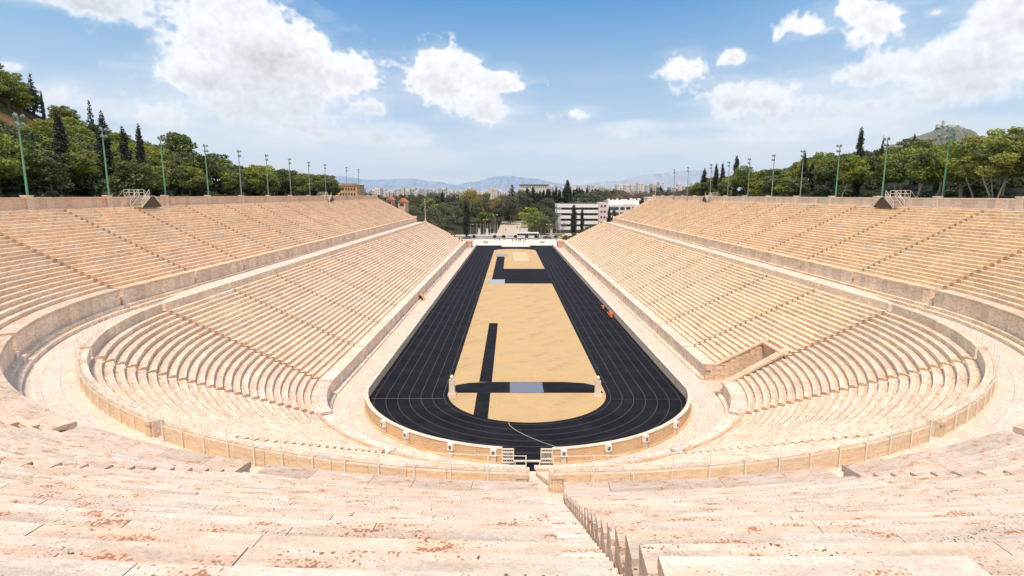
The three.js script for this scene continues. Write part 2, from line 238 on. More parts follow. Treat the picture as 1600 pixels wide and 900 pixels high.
function seating(T, kind, span, label, col, k, opt = {}) {
  const mid = span(T.r0), c = place[kind](T.r0, (mid[0] + mid[1]) / 2, T === LOW ? -2 : HP), upper = T === UPP;
  const sec = thing('seating_section', label, 'stone seating', c);
  const pinkish = mixc(col, C_PINK, .6), top = new MB();
  if (upper) {
    for (const [r, h] of [[41.15, HP], [41.6, HP + .32]]) { const s = new MB(); sweep(s, [[r, h - .02], [r, h + .26], [r - .03, h + .27], [r - .03, h + .32], [r + .5, h + .32]], kind, span, { col: mixc(col, C_WHITE, .15), len: 1.7 }); s.build('footing_step', M.marble, sec); }
    const w = new MB(); sweep(w, [[42.0, HP + .6], [42.0, 11.36]], kind, span, { col: mixc(mixc(col, [.74, .58, .46], .4), C_WHITE, .3), len: 1.15, vary: .13, cap: [[42.0, HP + .6], [42.0, 11.36], [42.5, 11.36], [42.5, HP + .6]] }); w.build('podium_wall', M.marble, sec);
    sweep(top, [[42.2, 11.36], [41.9, 11.38], [41.9, 11.6], [41.92, 11.62], [43.3, 11.62]], kind, span, { col: mixc(col, kind === 'arc' ? [.55, .45, .40] : C_TAN, .4), len: 1.8 }); top.build('podium_ledge', M.marble, sec);
  } else {
    const cutIn = opt.cut ? (r) => { const [a, b] = span(r); return [r < 27.3 ? opt.cut : a, b]; } : span;
    const s = new MB(); sweep(s, [[20.3, -.6], [20.3, .24], [20.34, .28], [20.9, .28]], kind, cutIn, { col: mixc(col, C_WHITE, .4), len: 1.9, follow: kind !== 'arc' }); s.build('footing_step', M.marble, sec);
    const w = new MB(); sweep(w, [[20.8, -1.8], [20.8, 1.5]], kind, cutIn, { col: mixc(pinkish, C_WHITE, .55), len: 1.3, vary: .12, cap: [[20.8, -1.8], [20.8, 1.5], [22.2, 1.5], [22.2, -1.8]] }); w.build('podium_wall', M.marble, sec);
    sweep(top, [[20.9, 1.5], [20.7, 1.52], [20.7, 1.7], [20.72, 1.72], [22.3, 1.72]], kind, cutIn, { col: mixc(col, C_WHITE, .5), len: 1.9, cap: [[20.7, 1.5], [20.7, 1.72], [22.3, 1.72], [22.3, 1.5]] }); top.build('podium_ledge', M.marble, sec);
    if (kind === 'arc' && Math.abs(k) < 2) { const b = new MB(); sweep(b, [[21.95, 1.72], [21.95, 2.1], [22.0, 2.15], [22.22, 2.15], [22.25, 2.1], [22.25, 1.7]], kind, span, { col: mixc(C_TAN, C_PINK, .55), len: 2, cap: [[21.95, 1.72], [21.95, 2.15], [22.25, 2.15], [22.25, 1.72]] }); b.build('backrest', M.marble, sec); }
  }
  for (let i = 0; i < T.n; i++) {
    const { prof, cap, r, tint } = benchProfile(T, i), sp = opt.cut && r < 27.3 ? () => [opt.cut, span(r)[1]] : span, o = { col: jit(col, .03, .012), cap, tint, capTint: opt.single ? [.92, .83, .74] : kind === 'arc' ? [.74, .62, .52] : [.5, .42, .36], odd: .12, len: kind === 'arc' ? 2.0 : 2.2, vary: .065, tone: .03, rough: .008 };  // end faces beside the stairs tinted tan and dark: gap shade painted in
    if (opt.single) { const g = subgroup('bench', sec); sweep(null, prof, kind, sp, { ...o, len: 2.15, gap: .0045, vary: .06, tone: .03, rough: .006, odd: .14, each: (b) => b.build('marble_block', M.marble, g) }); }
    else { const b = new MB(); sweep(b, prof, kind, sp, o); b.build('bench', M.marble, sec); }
  }
  const f = new MB(), hb = T.h0 - .45, ht = T.h0 + T.n * T.rise - .5;    // unseen sheet added under the seats so the joints look shaded
  sweep(f, [[T.rb - .1, hb], [T.rb + T.n * T.run, ht]], kind, opt.cut ? (r) => [opt.cut, span(r)[1]] : span, { col: [.3, .25, .2], len: 40, seg: kind === 'arc' ? 14 : 1, rough: 0, cap: [[T.rb - .1, hb], [T.rb + T.n * T.run, ht], [T.rb + T.n * T.run, hb - 2]] }); f.build('unseen_backing_sheet', M.plain, sec);
  return sec;
}
// curve: six wedges per tier
const arcWhere = ['beside the left straight', 'in the left middle of the curve', 'just left of the middle aisle', 'just right of the middle aisle', 'in the right middle of the curve', 'beside the right straight'];
for (let k = 0; k < 6; k++) {
  const q = k < 3 ? k - 2.5 : k - 2.5;
  seating(LOW, 'arc', arcSpan(k), 'curved wedge of lower marble benches ' + arcWhere[k], stoneCol(LOW, 'arc', q), q);

}
const upperWhere = ['beside the left straight', 'in the left middle of the curve', 'left of the middle aisle, third from it', 'just left of the middle aisle', 'just right of the middle aisle', 'right of the middle aisle, third from it', 'in the right middle of the curve', 'beside the right straight'].map((w) => w.replace('third', 'second'));
for (let k = 0; k < 8; k++) { const near = k > 1 && k < 6, q = [-2.5, -1.5, -.5, -.5, .5, .5, 1.5, 2.5][k]; seating(UPP, 'arc', arcSpan(k, upperCuts), (near ? 'stained foreground wedge of upper marble benches ' : 'curved wedge of upper marble benches ') + upperWhere[k], stoneCol(UPP, 'arc', q), q, { single: near }); }
for (const side of ['left', 'right']) for (let k = 0; k < 14; k++) {
  const sp = () => lines[k];
  seating(LOW, side, sp, ORD[k] + ' straight section of lower marble benches on the ' + side + ', counted from the curve', stoneCol(LOW, side, k, 14), k, side === 'right' && k === 0 ? { cut: -4.3 } : {});
  seating(UPP, side, sp, ORD[k] + ' straight section of upper marble benches on the ' + side + ', counted from the curve', stoneCol(UPP, side, k, 14), k);
}
// stairs in the lanes, two steps to a row
function stairway(T, kind, s, label, single, col, W = LANE - .012) {
  const mid = kind === 'arc' && T === UPP && Math.abs(s) < .1, st = thing('stairway', label, 'stairway', place[kind](T.r0, s, T === LOW ? -1 : HP)), all = new MB();
  const stone = (mb, r0, r1, y0, y1, c) => {
    const e = kind === 'arc' ? [[r0, -1], [r0, 1], [r1, 1], [r1, -1]].map(([r, e]) => { const q = mid ? midX(r) / r : s, w = e * (mid ? midW(r) - .012 : W), [x, , z] = place.arc(r, q, 0); return [x + Math.cos(q) * w, z - Math.sin(q) * w]; }) : [[r0, -W], [r0, W], [r1, W], [r1, -W]].map(([r, w]) => [kind === 'left' ? -r : r, s + w]);
    const P = (i, y) => [e[i][0], y, e[i][1]], o = R(0, 9);
    mb.quad(P(0, y1), P(1, y1), P(2, y1), P(3, y1), c, o, o); mb.quad(P(0, y0), P(1, y0), P(1, y1), P(0, y1), c, o, o); mb.quad(P(1, y0), P(2, y0), P(2, y1), P(1, y1), c, o, o); mb.quad(P(3, y0), P(0, y0), P(0, y1), P(3, y1), c, o, o);
  };
  const n0 = T === LOW ? 5 : 6, base = T === LOW ? 0 : HP, rs = T === LOW ? 20.4 : 41.2;
  const list = [];
  for (let i = 0; i < n0; i++) list.push([rs + (T.rb - rs) * i / n0, rs + (T.rb - rs) * (i + 1) / n0, base + (T.h0 - base) * (i + .6) / n0]);
  for (let i = 0; i < T.n * 2; i++) list.push([T.rb + i * T.run / 2, T.rb + (i + 1) * T.run / 2, T.h0 + (i - (kind === 'arc' ? .35 : 1.1)) * T.rise / 2]);
  if (T === LOW) list.push([37.68, 38.31, HP - .02]);
  list.forEach(([a, b, y]) => {
    const c = jit(col ?? C_WHITE, .09, .02), yy = y + R(-.012, .012), dr = R(-.01, .01);
    if (single) { const m = new MB(); stone(m, a + dr, b + .05, yy - .4, yy, c); m.build('step', M.marble, st); } else stone(all, a + dr, b + .05, yy - .45, yy, c);
  });
  if (!single) { const m = all.build('step', M.marble, st); m.userData.kind = 'stuff'; }
  return st;
}
[[-60, 'at the left end of the curve'], [-30, 'left of the middle aisle'], [AX / DEG, 'in the middle aisle'], [30, 'right of the middle aisle'], [60, 'at the right end of the curve']].forEach(([a, w]) => stairway(LOW, 'arc', a * DEG, 'narrow marble stairway of the lower curved tier ' + w, false, mixc(C_WHITE, C_TAN, .2)));
[[-60, 'at the left end of the curve'], [-28.5, 'second to the left of the middle aisle'], [-15, 'next to the left of the middle aisle'], [AX / DEG, 'in the middle aisle'], [13.5, 'next to the right of the middle aisle'], [27, 'second to the right of the middle aisle'], [60, 'at the right end of the curve']].forEach(([a, w]) => stairway(UPP, 'arc', a * DEG, (Math.abs(a) < 2 ? 'worn white marble stairway running down the foreground ' : 'narrow marble stairway of the upper curved tier ') + w, Math.abs(a) < 16, C_WHITE));
for (const side of ['left', 'right']) for (let k = 0; k < 14; k++) for (const T of [LOW, UPP])
  stairway(T, side, zcut[k], ORD[k] + ' stairway of the ' + (T === LOW ? 'lower' : 'upper') + ' tier on the ' + side + ' straight, from the curve', false, mixc(side === 'left' ? C_LL : C_LR, C_PINK, .8), LANE_S - .01);

// parapet behind the lower tier, with a steel rail round the curve
{
  const P = (c) => ({ prof: [[37.74, HP - .4], [37.74, 10.04], [37.77, 10.07], [38.29, 10.07], [38.32, 10.04], [38.32, HP - .02]], cap: [[37.74, HP - .4], [37.74, 10.04], [37.77, 10.07], [38.29, 10.07], [38.32, 10.04], [38.32, HP - .4]], slab: [[38.17, HP - .1], [38.17, 10.05], [38.19, 10.07], [38.29, 10.07], [38.32, 10.04], [38.32, HP - .02]], slabCap: [[38.17, HP - .1], [38.17, 10.05], [38.19, 10.07], [38.29, 10.07], [38.32, 10.04], [38.32, HP - .02]], back: [[37.74, HP - .4], [37.74, 10.05], [37.77, 10.08], [38.16, 10.08], [38.165, HP]] });
  for (let k = 0; k < 6; k++) {
    const pp = P(), t = thing('parapet', 'tan stone parapet of the lower tier ' + arcWhere[k], 'parapet', place.arc(38, (arcCuts[k] + arcCuts[k + 1]) / 2 * DEG, HP));
    sweep(null, pp.slab, 'arc', arcSpan(k), { cap: pp.slabCap, prof2: 1, col: k < 3 ? [.78, .62, .45] : [.80, .65, .48], len: 1.62, vary: .035, even: true, r: 38, each: (b) => b.build('slab', M.pale, t) }); { const b = new MB(); sweep(b, pp.back, 'arc', arcSpan(k), { col: mixc(C_FORE, k < 3 ? C_LL : C_LR, .5), len: 1.62, r: 38 }); b.build('coping', M.marble, t); }
    const ra = thing('handrail', 'thin white steel handrail along the parapet ' + arcWhere[k], 'handrail', place.arc(38.4, (arcCuts[k] + arcCuts[k + 1]) / 2 * DEG, HP));
    const [s0, s1] = arcSpan(k)(38.4), n = 12, rails = [new MB(), new MB()], wc = [.8, .77, .7];
    for (let i = 0; i <= n; i++) { const s = lerp(s0 + .004, s1 - .004, i / n), p = new MB(); p.bar(place.arc(38.4, s, HP), place.arc(38.4, s, HP + 1.62), .026, .026, wc, 5); p.build('rail_post', M.paint, ra); if (i < n) for (let j = 0; j < 4; j++) { const a = lerp(s, lerp(s0 + .004, s1 - .004, (i + 1) / n), j / 4), b = lerp(s, lerp(s0 + .004, s1 - .004, (i + 1) / n), (j + 1) / 4); [HP + 1.6, HP + 1.2].forEach((h, q) => rails[q].bar(place.arc(38.4, a, h), place.arc(38.4, b, h), .013, .013, wc, 4)); } }
    rails.forEach((q) => q.build('rail', M.paint, ra));
  }
  for (const side of ['left', 'right']) for (let k = 0; k < 14; k++) {
    const pp = P(), t = thing('parapet', ORD[k] + ' straight length of parapet behind the lower ' + side + ' tier, from the curve', 'parapet', place[side](38, (lines[k][0] + lines[k][1]) / 2, HP)), b = new MB();
    sweep(b, pp.prof, side, () => lines[k], { cap: pp.cap, col: mixc(side === 'left' ? C_LL : C_LR, C_WHITE, .1), len: 1.7, vary: .06 }); b.build('slab', M.marble, t);
  }
  // stone newels at the stair heads
  const newel = (p, yaw, label) => { const t = thing('stone_newel', label, 'stone post', p), b = new MB(), y = p[1]; b.box(p[0] - .2, y, p[2] - .22, p[0] + .2, y + .66, p[2] + .22, [.72, .58, .42], yaw); b.build('block', M.pale, t); const c = new MB(); for (const [x0, z0, x1, z1] of [[-.25, -.27, .25, -.14], [-.25, .14, .25, .27], [-.25, -.14, -.14, .14], [.14, -.14, .25, .14]]) c.box(p[0] + x0, y + .66, p[2] + z0, p[0] + x1, y + .83, p[2] + z1, [.74, .62, .48], yaw, p[0], p[2]); c.build('rim', M.pale, t); const d = new MB(); d.box(p[0] - .14, y + .665, p[2] - .14, p[0] + .14, y + .68, p[2] + .14, [.16, .08, .05], yaw); d.build('hollow', M.plain, t); };
  for (const [a, s, w] of [[-60, -1, 'hollow stone newel at the head of the far left curve stairway'], [-30, -1, 'hollow stone newel at the head of the stairway left of the middle'], [AX / DEG, -1, 'hollow stone newel on the left of the middle aisle'], [AX / DEG, 1, 'hollow stone newel on the right of the middle aisle'], [30, 1, 'hollow stone newel at the head of the stairway right of the middle'], [60, 1, 'hollow stone newel at the head of the far right curve stairway']]) { const q = a * DEG + s * (LANE + .32) / 38.4; newel(place.arc(38.2, q, HP), q, w); }
  newel([-38.3, HP, ZL + LANE + .5], 0, 'hollow stone newel where the left straight meets the curve'); newel([38.3, HP, ZL + LANE + .5], 0, 'hollow stone newel where the right straight meets the curve');
}
// paving: upper walkway, track-side walkway
function paving(name, r0, r1, h, courses, len, col, follow) {
  for (const kind of ['left', 'arc', 'right']) {
    const base = new MB(), span = kind === 'arc' ? () => [-Math.PI / 2, Math.PI / 2] : () => [ZEND - (follow === true ? 12 : 0), 0];
    for (let c = 0; c < courses; c++) { const a = lerp(r0, r1, c / courses) + .006, b = lerp(r0, r1, (c + 1) / courses) - .006; sweep(base, [[a, h - .12], [a, h], [b, h], [b, h - .12]], kind, span, { col, len, vary: .07, tone: .02, rough: .004, follow, gap: .008, r: a }); }
    structure(base, name, M.pale);
    const bed = new MB(); sweep(bed, [[r0 - .1, h - .05], [r1 + .1, h - .05]], kind, span, { col: [.52, .45, .38], len: 6, vary: .02, rough: 0, gap: 0, follow, even: true }); structure(bed, 'ground', M.plain);
  }
}
paving('path', 38.3, 41.2, HP, 3, 1.5, [.755, .70, .63], (z) => .5 * smooth(-1, -12, z));
paving('pavement', 17.15, 20.35, 0, 4, 1.6, [.755, .69, .61], true);
// landing above the upper tier in the curve, where the photographer stands
{ const b = new MB(); for (let c = 0; c < 5; c++) sweep(b, [[RTOP + c * .9 + .006, HTOP - .3], [RTOP + c * .9 + .006, HTOP - .05], [RTOP + c * .9 + .894, HTOP - .05]], 'arc', () => [-Math.PI / 2, Math.PI / 2], { col: C_WHITE, len: 1.6 }); structure(b, 'path', M.pale);
  const s = new MB(); for (const side of ['left', 'right']) sweep(s, [[RTOP - .02, HTOP - .35], [RTOP - .02, HTOP - .05], [RTOP + .9, HTOP - .05]], side, () => [ZEND, 2], { col: side === 'left' ? C_UL : C_UR, len: 2 }); structure(s, 'path', M.marble); }

// wall round the track
{
  const seg = (kind, span, ri, ro, h, label, capc, facec, n) => {
    const m = span(16.9), t = thing('track_wall', label, 'low wall', place[kind](16.9, (m[0] + m[1]) / 2, 0)), b = new MB(); let c = new MB();
    sweep(b, [[ri + .03, -.5], [ri + .03, h - .1], [ro - .04, h - .1], [ro - .04, -.3]], kind, span, { col: facec, len: n, vary: .07, follow: kind !== 'arc', cap: [[ri + .03, -.5], [ri + .03, h - .1], [ro - .04, h - .1], [ro - .04, -.3]], seg: kind === 'arc' ? 2 : 1, r: 16.9 }); b.build('slab', M.pale, t);
    sweep(c, [[ri + .03, h - .1], [ri, h - .08], [ri, h - .02], [ri + .03, h], [ro - .03, h], [ro, h - .02], [ro, h - .08], [ro - .04, h - .1]], kind, span, { col: capc, len: n, vary: .05, follow: kind !== 'arc', seg: kind === 'arc' ? 2 : 1, r: 16.9 }); c.build('coping', M.pale, t);
    sweep(c = new MB(), [[ro - .05, -.1], [ro + .12, -.1], [ro + .12, .1], [ro - .05, .13]].reverse(), kind, span, { col: mixc(facec, C_TAN, .4), len: n, follow: kind !== 'arc', r: 16.9 }); c.build('plinth', M.pale, t);
    return t;
  };
  const gateHalf = 2.02 / 17, cx = -.44 / 17, zA = 2.6;
  for (const s of [-1, 1]) { const e = Math.PI / 2 - zA / 17; seg('arc', () => s < 0 ? [-e, cx - gateHalf] : [cx + gateHalf, e], 16.72, 17.12, 1.3, 'curved tan stone wall of the track ' + (s < 0 ? 'left' : 'right') + ' of the lattice gate', [.82, .74, .64], [.70, .52, .33], 2.4); }
  for (const side of ['left', 'right']) seg(side, () => [-198, zA], 16.72, 17.0, 1.08, 'long low white stone wall along the ' + side + ' straight of the track', [.82, .76, .68], side === 'left' ? [.70, .62, .54] : [.76, .69, .60], 2.6);
  // pillars with white lamp boxes on the outer face
  const spots = [[-13.42, 11.4], [-10.78, 13.65], [-6.45, 15.49], [-2.96, 16.1], [2.3, 16.1], [5.85, 15.37], [9.3, 13.9], [12.88, 11.25]];
  spots.forEach(([x, z], i) => {
    const a = Math.atan2(x, z), t = thing('lamp_box', 'white box with dark grille on the curved track wall, ' + ORD[i] + ' from the left', 'wall box', place.arc(17.3, a, 0));
    const local = (mb, r0, r1, w, y0, y1, c) => { const [px, , pz] = place.arc((r0 + r1) / 2, a, 0); mb.box(px - w, y0, pz - (r1 - r0) / 2, px + w, y1, pz + (r1 - r0) / 2, c, a, px, pz); };
    let b = new MB(); local(b, 17.1, 17.34, .2, 0, .72, [.74, .66, .55]); b.build('pillar', M.pale, t);
    b = new MB(); local(b, 17.1, 17.42, .24, .72, 1.28, [.83, .80, .76]); b.build('housing', M.paint, t);
    b = new MB(); local(b, 17.42, 17.435, .12, .84, 1.12, [.07, .07, .07]); b.build('grille', M.paint, t);
    b = new MB(); for (let k = 0; k < 3; k++) local(b, 17.435, 17.45, .11, .88 + k * .08, .91 + k * .08, [.3, .3, .3]); b.build('louvre', M.paint, t);
  });
  // two lattice gate leaves and the low rail between them
  [-1, 1].forEach((s) => {
    const x0 = -.44 + (s < 0 ? -2.02 : 1.06), t = thing('gate', 'white lattice gate on the ' + (s < 0 ? 'left' : 'right') + ' of the track entrance', 'gate', [x0 + .48, 0, 16.9]), w = .96, c = [.80, .74, .64];
    let b = new MB(); for (const [y0, y1] of [[.05, .14], [.36, .44], [.92, 1.0], [1.2, 1.28]]) b.box(x0, y0, 16.86, x0 + w, y1, 16.96, c); for (const x of [x0, x0 + w - .07]) b.box(x, .14, 16.865, x + .07, 1.2, 16.955, c); b.build('gate_frame', M.paint, t);
    for (let k = 0; k < 8; k++) { const bb = new MB(), x = x0 + .12 + k * .1; bb.box(x, .44, 16.885, x + .034, .92, 16.935, c); bb.build('bar', M.paint, t); }
    for (let k = 0; k < 4; k++) for (const y of [.14, 1.0]) { const d = new MB(), x = x0 + .08 + k * .2, hh = y < .5 ? .22 : .2; d.bar([x, y, 16.91], [x + .2, y + hh, 16.91], .014, .014, c, 4); d.bar([x + .2, y, 16.91], [x, y + hh, 16.91], .014, .014, c, 4); d.build('lattice', M.paint, t); }
  });
  const b = thing('barrier_rail', 'low white rail across the track entrance between the gates', 'barrier', [-.44, 0, 17.2]); let m = new MB(); m.box(-1.5, .28, 17.1, .6, .4, 17.2, [.82, .78, .7]); m.build('rail', M.paint, b); for (const x of [-1.45, .5]) { m = new MB(); m.box(x, -.05, 17.11, x + .08, .28, 17.19, [.8, .76, .68]); m.build('post', M.paint, b); }
}
// ---------------------------------------------------------------- arena floor
{
  const flat = (name, mat, y, col, fill, parent) => { const b = new MB(); fill((x, z) => [x, y + fy(z), z], b, col); return parent ? b.build(name, mat, parent) : structure(b, name, mat); };
  const uvq = (b, P, pts, col) => { for (const [i, j, k] of THREE.ShapeUtils.triangulateShape(pts.map((p) => new THREE.Vector2(...p)), [])) { const a = pts[i], c = pts[j], d = pts[k], up = (c[1] - a[1]) * (d[0] - a[0]) - (c[0] - a[0]) * (d[1] - a[1]) > 0; if (up) b.tri(P(...a), P(...c), P(...d), a, c, d, col); else b.tri(P(...a), P(...d), P(...c), a, d, c, col); } };
  const half = (r, n = 48) => Array.from({ length: n + 1 }, (_, i) => { const a = -Math.PI / 2 + Math.PI * i / n; return [r * Math.sin(a), r * Math.cos(a)]; });
  const rect = (x0, z0, x1, z1) => [[x0, z1], [x1, z1], [x1, z0], [x0, z0]];
  const DARK = [.0145, .0155, .022];
  const track = flat('track', M.track, 0, DARK, (P, b, c) => { uvq(b, P, half(16.85), c); for (let k = 0; k < 8; k++) uvq(b, P, rect(-16.85, -194 * (k + 1) / 8, 16.85, -194 * k / 8), c); uvq(b, P, rect(-16.85, ZFAR, -5.75, -194), c); uvq(b, P, rect(6.85, ZFAR, 16.85, -194), c); uvq(b, P, rect(-2.45, 16.8, 1.6, 18.2), c); });
  ORIGIN.set(track, [0, 0, 0]);
  // lane lines
  const ribbon = (pts, w, y, col, name = 'lane_line') => flat(name, M.plain, y, col, (P, b, c) => { for (let i = 0; i + 1 < pts.length; i++) { const [x, z] = pts[i], [X, Z] = pts[i + 1], d = Math.hypot(X - x, Z - z) || 1, nx = (Z - z) / d * w / 2, nz = -(X - x) / d * w / 2; b.quad(P(x + nx, z + nz), P(X + nx, Z + nz), P(X - nx, Z - nz), P(x - nx, z - nz), c); } }, track);
  for (let k = 0; k < 7; k++) { const r = 9.0 + 1.2 * k, straight = (s) => Array.from({ length: 9 }, (_, i) => [s * r, -193 * i / 8]); ribbon([...straight(-1).reverse(), ...half(r, 72).slice(1, -1), ...straight(1)], 1 * .055, .006, [.075, .075, .085]); }
  ribbon([[-16.4, 2.0], [-9, 2.0]], .07, .008, [.16, .16, .17]); ribbon([[-1.95, 8.5], [-1.85, 9.2], [-1.3, 10.3], [-.2, 11.7], [.9, 12.8], [2.2, 13.9]], .08, .010, [.32, .32, .32], 'curved_line');
  ribbon([[9, 2.2], [16, 2.2]], .06, .008, [.08, .08, .085]);
  // sand infield and its dark runways
  const SAND = [.68, .495, .275];
  const sand = flat('sand', M.sand, .006, SAND, (P, b, c) => { uvq(b, P, half(8.5), c); for (let k = 0; k < 8; k++) uvq(b, P, rect(-8.5, -176 * (k + 1) / 8, 8.5, -176 * k / 8), c); const far = [[-8.5, -176], [8.5, -176]]; for (let i = 1; i < 12; i++) { const x = 8.5 - 17 * i / 12; far.push([x, -176 - 6.3 * Math.pow(1 - (x / 8.5) ** 2, .6)]); } uvq(b, P, far, c); });
  ORIGIN.set(sand, [0, 0, 0]);
  const strip = (pts, y = .012, col = DARK) => flat('runway', M.track, y, col, (P, b, c) => uvq(b, P, pts, c), sand);
  strip([[-8.45, .28], [8.3, .28], [8.05, -1.0], [7.8, -2.2], [6.6, -3.1], [4.4, -3.5], [-4.2, -3.5], [-6.4, -3.2], [-7.9, -2.4], [-8.3, -1.2]].reverse());
  strip(rect(-5.38, -35.3, -3.92, -3.5)); strip([[-5.4, .28], [-5.4, 6.75], [-4.7, 7.2], [-3.95, 7.62], [-3.95, .28]]);
  strip(rect(-3.9, -112.4, 8.5, -81.7)); strip(rect(-6.7, -149.5, -3.9, -88.6));
  flat('sand_patch', M.sand, .012, [.78, .63, .44], (P, b, c) => uvq(b, P, rect(-.8, -167.6, 4.6, -134.2), c), sand);
  flat('sand_patch', M.sand, .012, [.70, .58, .45], (P, b, c) => uvq(b, P, rect(-7.2, -38.8, -5.5, -38.1), c), sand);
  const mat = (x0, z0, x1, z1, label, col) => { const t = thing('rubber_mat', label, 'mat', [(x0 + x1) / 2, fy(z1), (z0 + z1) / 2]), b = new MB(), y = fy((z0 + z1) / 2); b.box(x0, y - .1, z0, x1, y + .055, z1, col); b.build('mat_sheet', M.plain, t); const e = new MB(); for (const [a, c, d, f] of [[x0 - .03, z0 - .03, x0, z1 + .03], [x1, z0 - .03, x1 + .03, z1 + .03], [x0, z0 - .03, x1, z0], [x0, z1, x1, z1 + .03]]) e.box(a, y - .1, c, d, y + .035, f, col.map((v) => v * .7)); e.build('border', M.plain, t); };
  mat(-1.83, -3.3, 1.81, .3, 'blue-grey mat on the black crossing nearest the curve', [.16, .19, .25]);
  mat(-7.4, -88.5, -3.3, -80.6, 'pale grey mat at the near end of the short runway', [.36, .38, .41]);
  mat(-7.2, -159.4, -2.95, -149.6, 'grey mat at the far end of the short runway', [.30, .32, .34]);
  // white finish slab let into the far end
  const slab = flat('pavement', M.pale, 0, C_WHITE, (P, b, c) => uvq(b, P, rect(-5.75, ZFAR, 6.85, -194), c));
}
// ---------------------------------------------------------------- things in and round the bowl
const white = [.80, .78, .74];
function extrude(pts, depth, bevel = 0) {   // outline in x, y; depth along +z
  const s = new THREE.Shape(pts.map((p) => new THREE.Vector2(...p))), g = new THREE.ExtrudeGeometry(s, { depth, bevelEnabled: bevel > 0, bevelSize: bevel, bevelThickness: bevel, bevelSegments: 1, curveSegments: 6 });
  return paint(g.index ? g.toNonIndexed() : g, [1, 1, 1]);
}
function paint(g, c) { const n = g.attributes.position.count, a = new Float32Array(n * 3); for (let i = 0; i < n; i++) a.set(c, i * 3); g.setAttribute('color', new THREE.BufferAttribute(a, 3)); return g; }
// herms: bearded heads on square pillars
for (const s of [-1, 1]) {
  const t = thing('herm_statue', 'white marble pillar with carved head on the ' + (s < 0 ? 'left' : 'right') + ' end of the black crossing', 'statue', [s < 0 ? -8.02 : 7.5, 0, s < 0 ? 1.1 : 1.4]), c = [.80, .75, .67];
  let b = new MB(); b.box(-.42, 0, -.42, .42, .26, .42, c); b.box(-.33, .26, -.33, .33, .36, .33, c); put('plinth', b.geo(), M.pale, t);
  const sh = paint(new THREE.CylinderGeometry(.40, .44, 1.42, 4, 1).rotateY(Math.PI / 4).toNonIndexed(), c); sh.computeVertexNormals(); sh.translate(0, 1.07, 0); sh.scale(1, 1, .85); put('shaft', sh, M.pale, t);
  const neck = paint(new THREE.LatheGeometry([[.13, 1.78], [.12, 1.86], [.1, 1.92]].map((p) => new THREE.Vector2(...p)), 12), c); put('neck', neck, M.pale, t);
  for (const f of [-1, 1]) { const h = new THREE.SphereGeometry(.19, 16, 12), p = h.attributes.position; for (let i = 0; i < p.count; i++) { let x = p.getX(i), y = p.getY(i), z = p.getZ(i); if (z > 0) { z *= 1 - .25 * smooth(-.02, .08, y) + .15 * Math.exp(-((x / .03) ** 2) - ((y / .05) ** 2)); if (y < -.04) z += .06 * Math.exp(-((x / .07) ** 2)); } y *= 1.22; p.setXYZ(i, x, y + 2.06, z * .9 + .05); } h.rotateY(f > 0 ? 0 : Math.PI); h.computeVertexNormals(); put('head', paint(h, c), M.pale, t); }
}
// orange plastic barriers by the right-hand wall
[[16.25, -40.6, .8, 'larger heap of orange plastic barriers against the right track wall'], [16.2, -47.6, .55, 'smaller orange plastic barrier against the right track wall, farther off']].forEach(([x, z, k, label], q) => {
  const t = thing('plastic_barrier', label, 'barrier', [x, fy(z), z]);
  for (let i = 0; i < (q ? 1 : 2); i++) { const g = extrude([[-.6, 0], [-.6, .12], [-.48, .16], [-.44, .86], [-.36, .96], [.36, .96], [.44, .86], [.48, .16], [.6, .12], [.6, 0]], .3, .03); g.rotateY(Math.PI / 2 + R(-.15, .15)); g.scale(1, k, k); g.translate(-.15 - R(0, .2), 0, (i - 1) * 1.25); put('barrier_panel', paint(g, [.85, .16, .012]), M.paint, t); const b = new MB(); b.box(-.42, .35, (i - 1) * 1.25 - .8, -.38, .5, (i - 1) * 1.25 - .2, [.8, .75, .7]); put('reflector', b.geo(), M.paint, t); }
});
// sloping wooden hatch on the left walkway
{
  const t = thing('tunnel_hatch', 'small wooden A-shaped hatch housing standing on the left walkway', 'hatch', [-20.6, fy(-58), -58]), tan = [.60, .42, .22];
  const g = extrude([[-1.0, 0], [-.25, 1.25], [.35, 1.25], [1.05, 0], [.85, 0], [.3, 1.08], [-.2, 1.08], [-.8, 0]], 1.5); g.translate(0, 0, -.75); put('roof_panel', paint(g, tan), M.plain, t);
  const e = extrude([[-.85, 0], [-.2, 1.08], [.3, 1.08], [.85, 0]], .06); e.translate(0, 0, -.7); put('end_panel', paint(e, [.30, .14, .09]), M.plain, t);
  const b = new MB(); for (let k = 0; k < 5; k++) { const u = k / 5; b.box(-1.02 + u * .72, .02 + u * 1.24, -.74, -.98 + u * .72, .24 + u * 1.24, .74, tan.map((v) => v * R(.9, 1.1))); } put('board', b.geo(), M.plain, t);
}
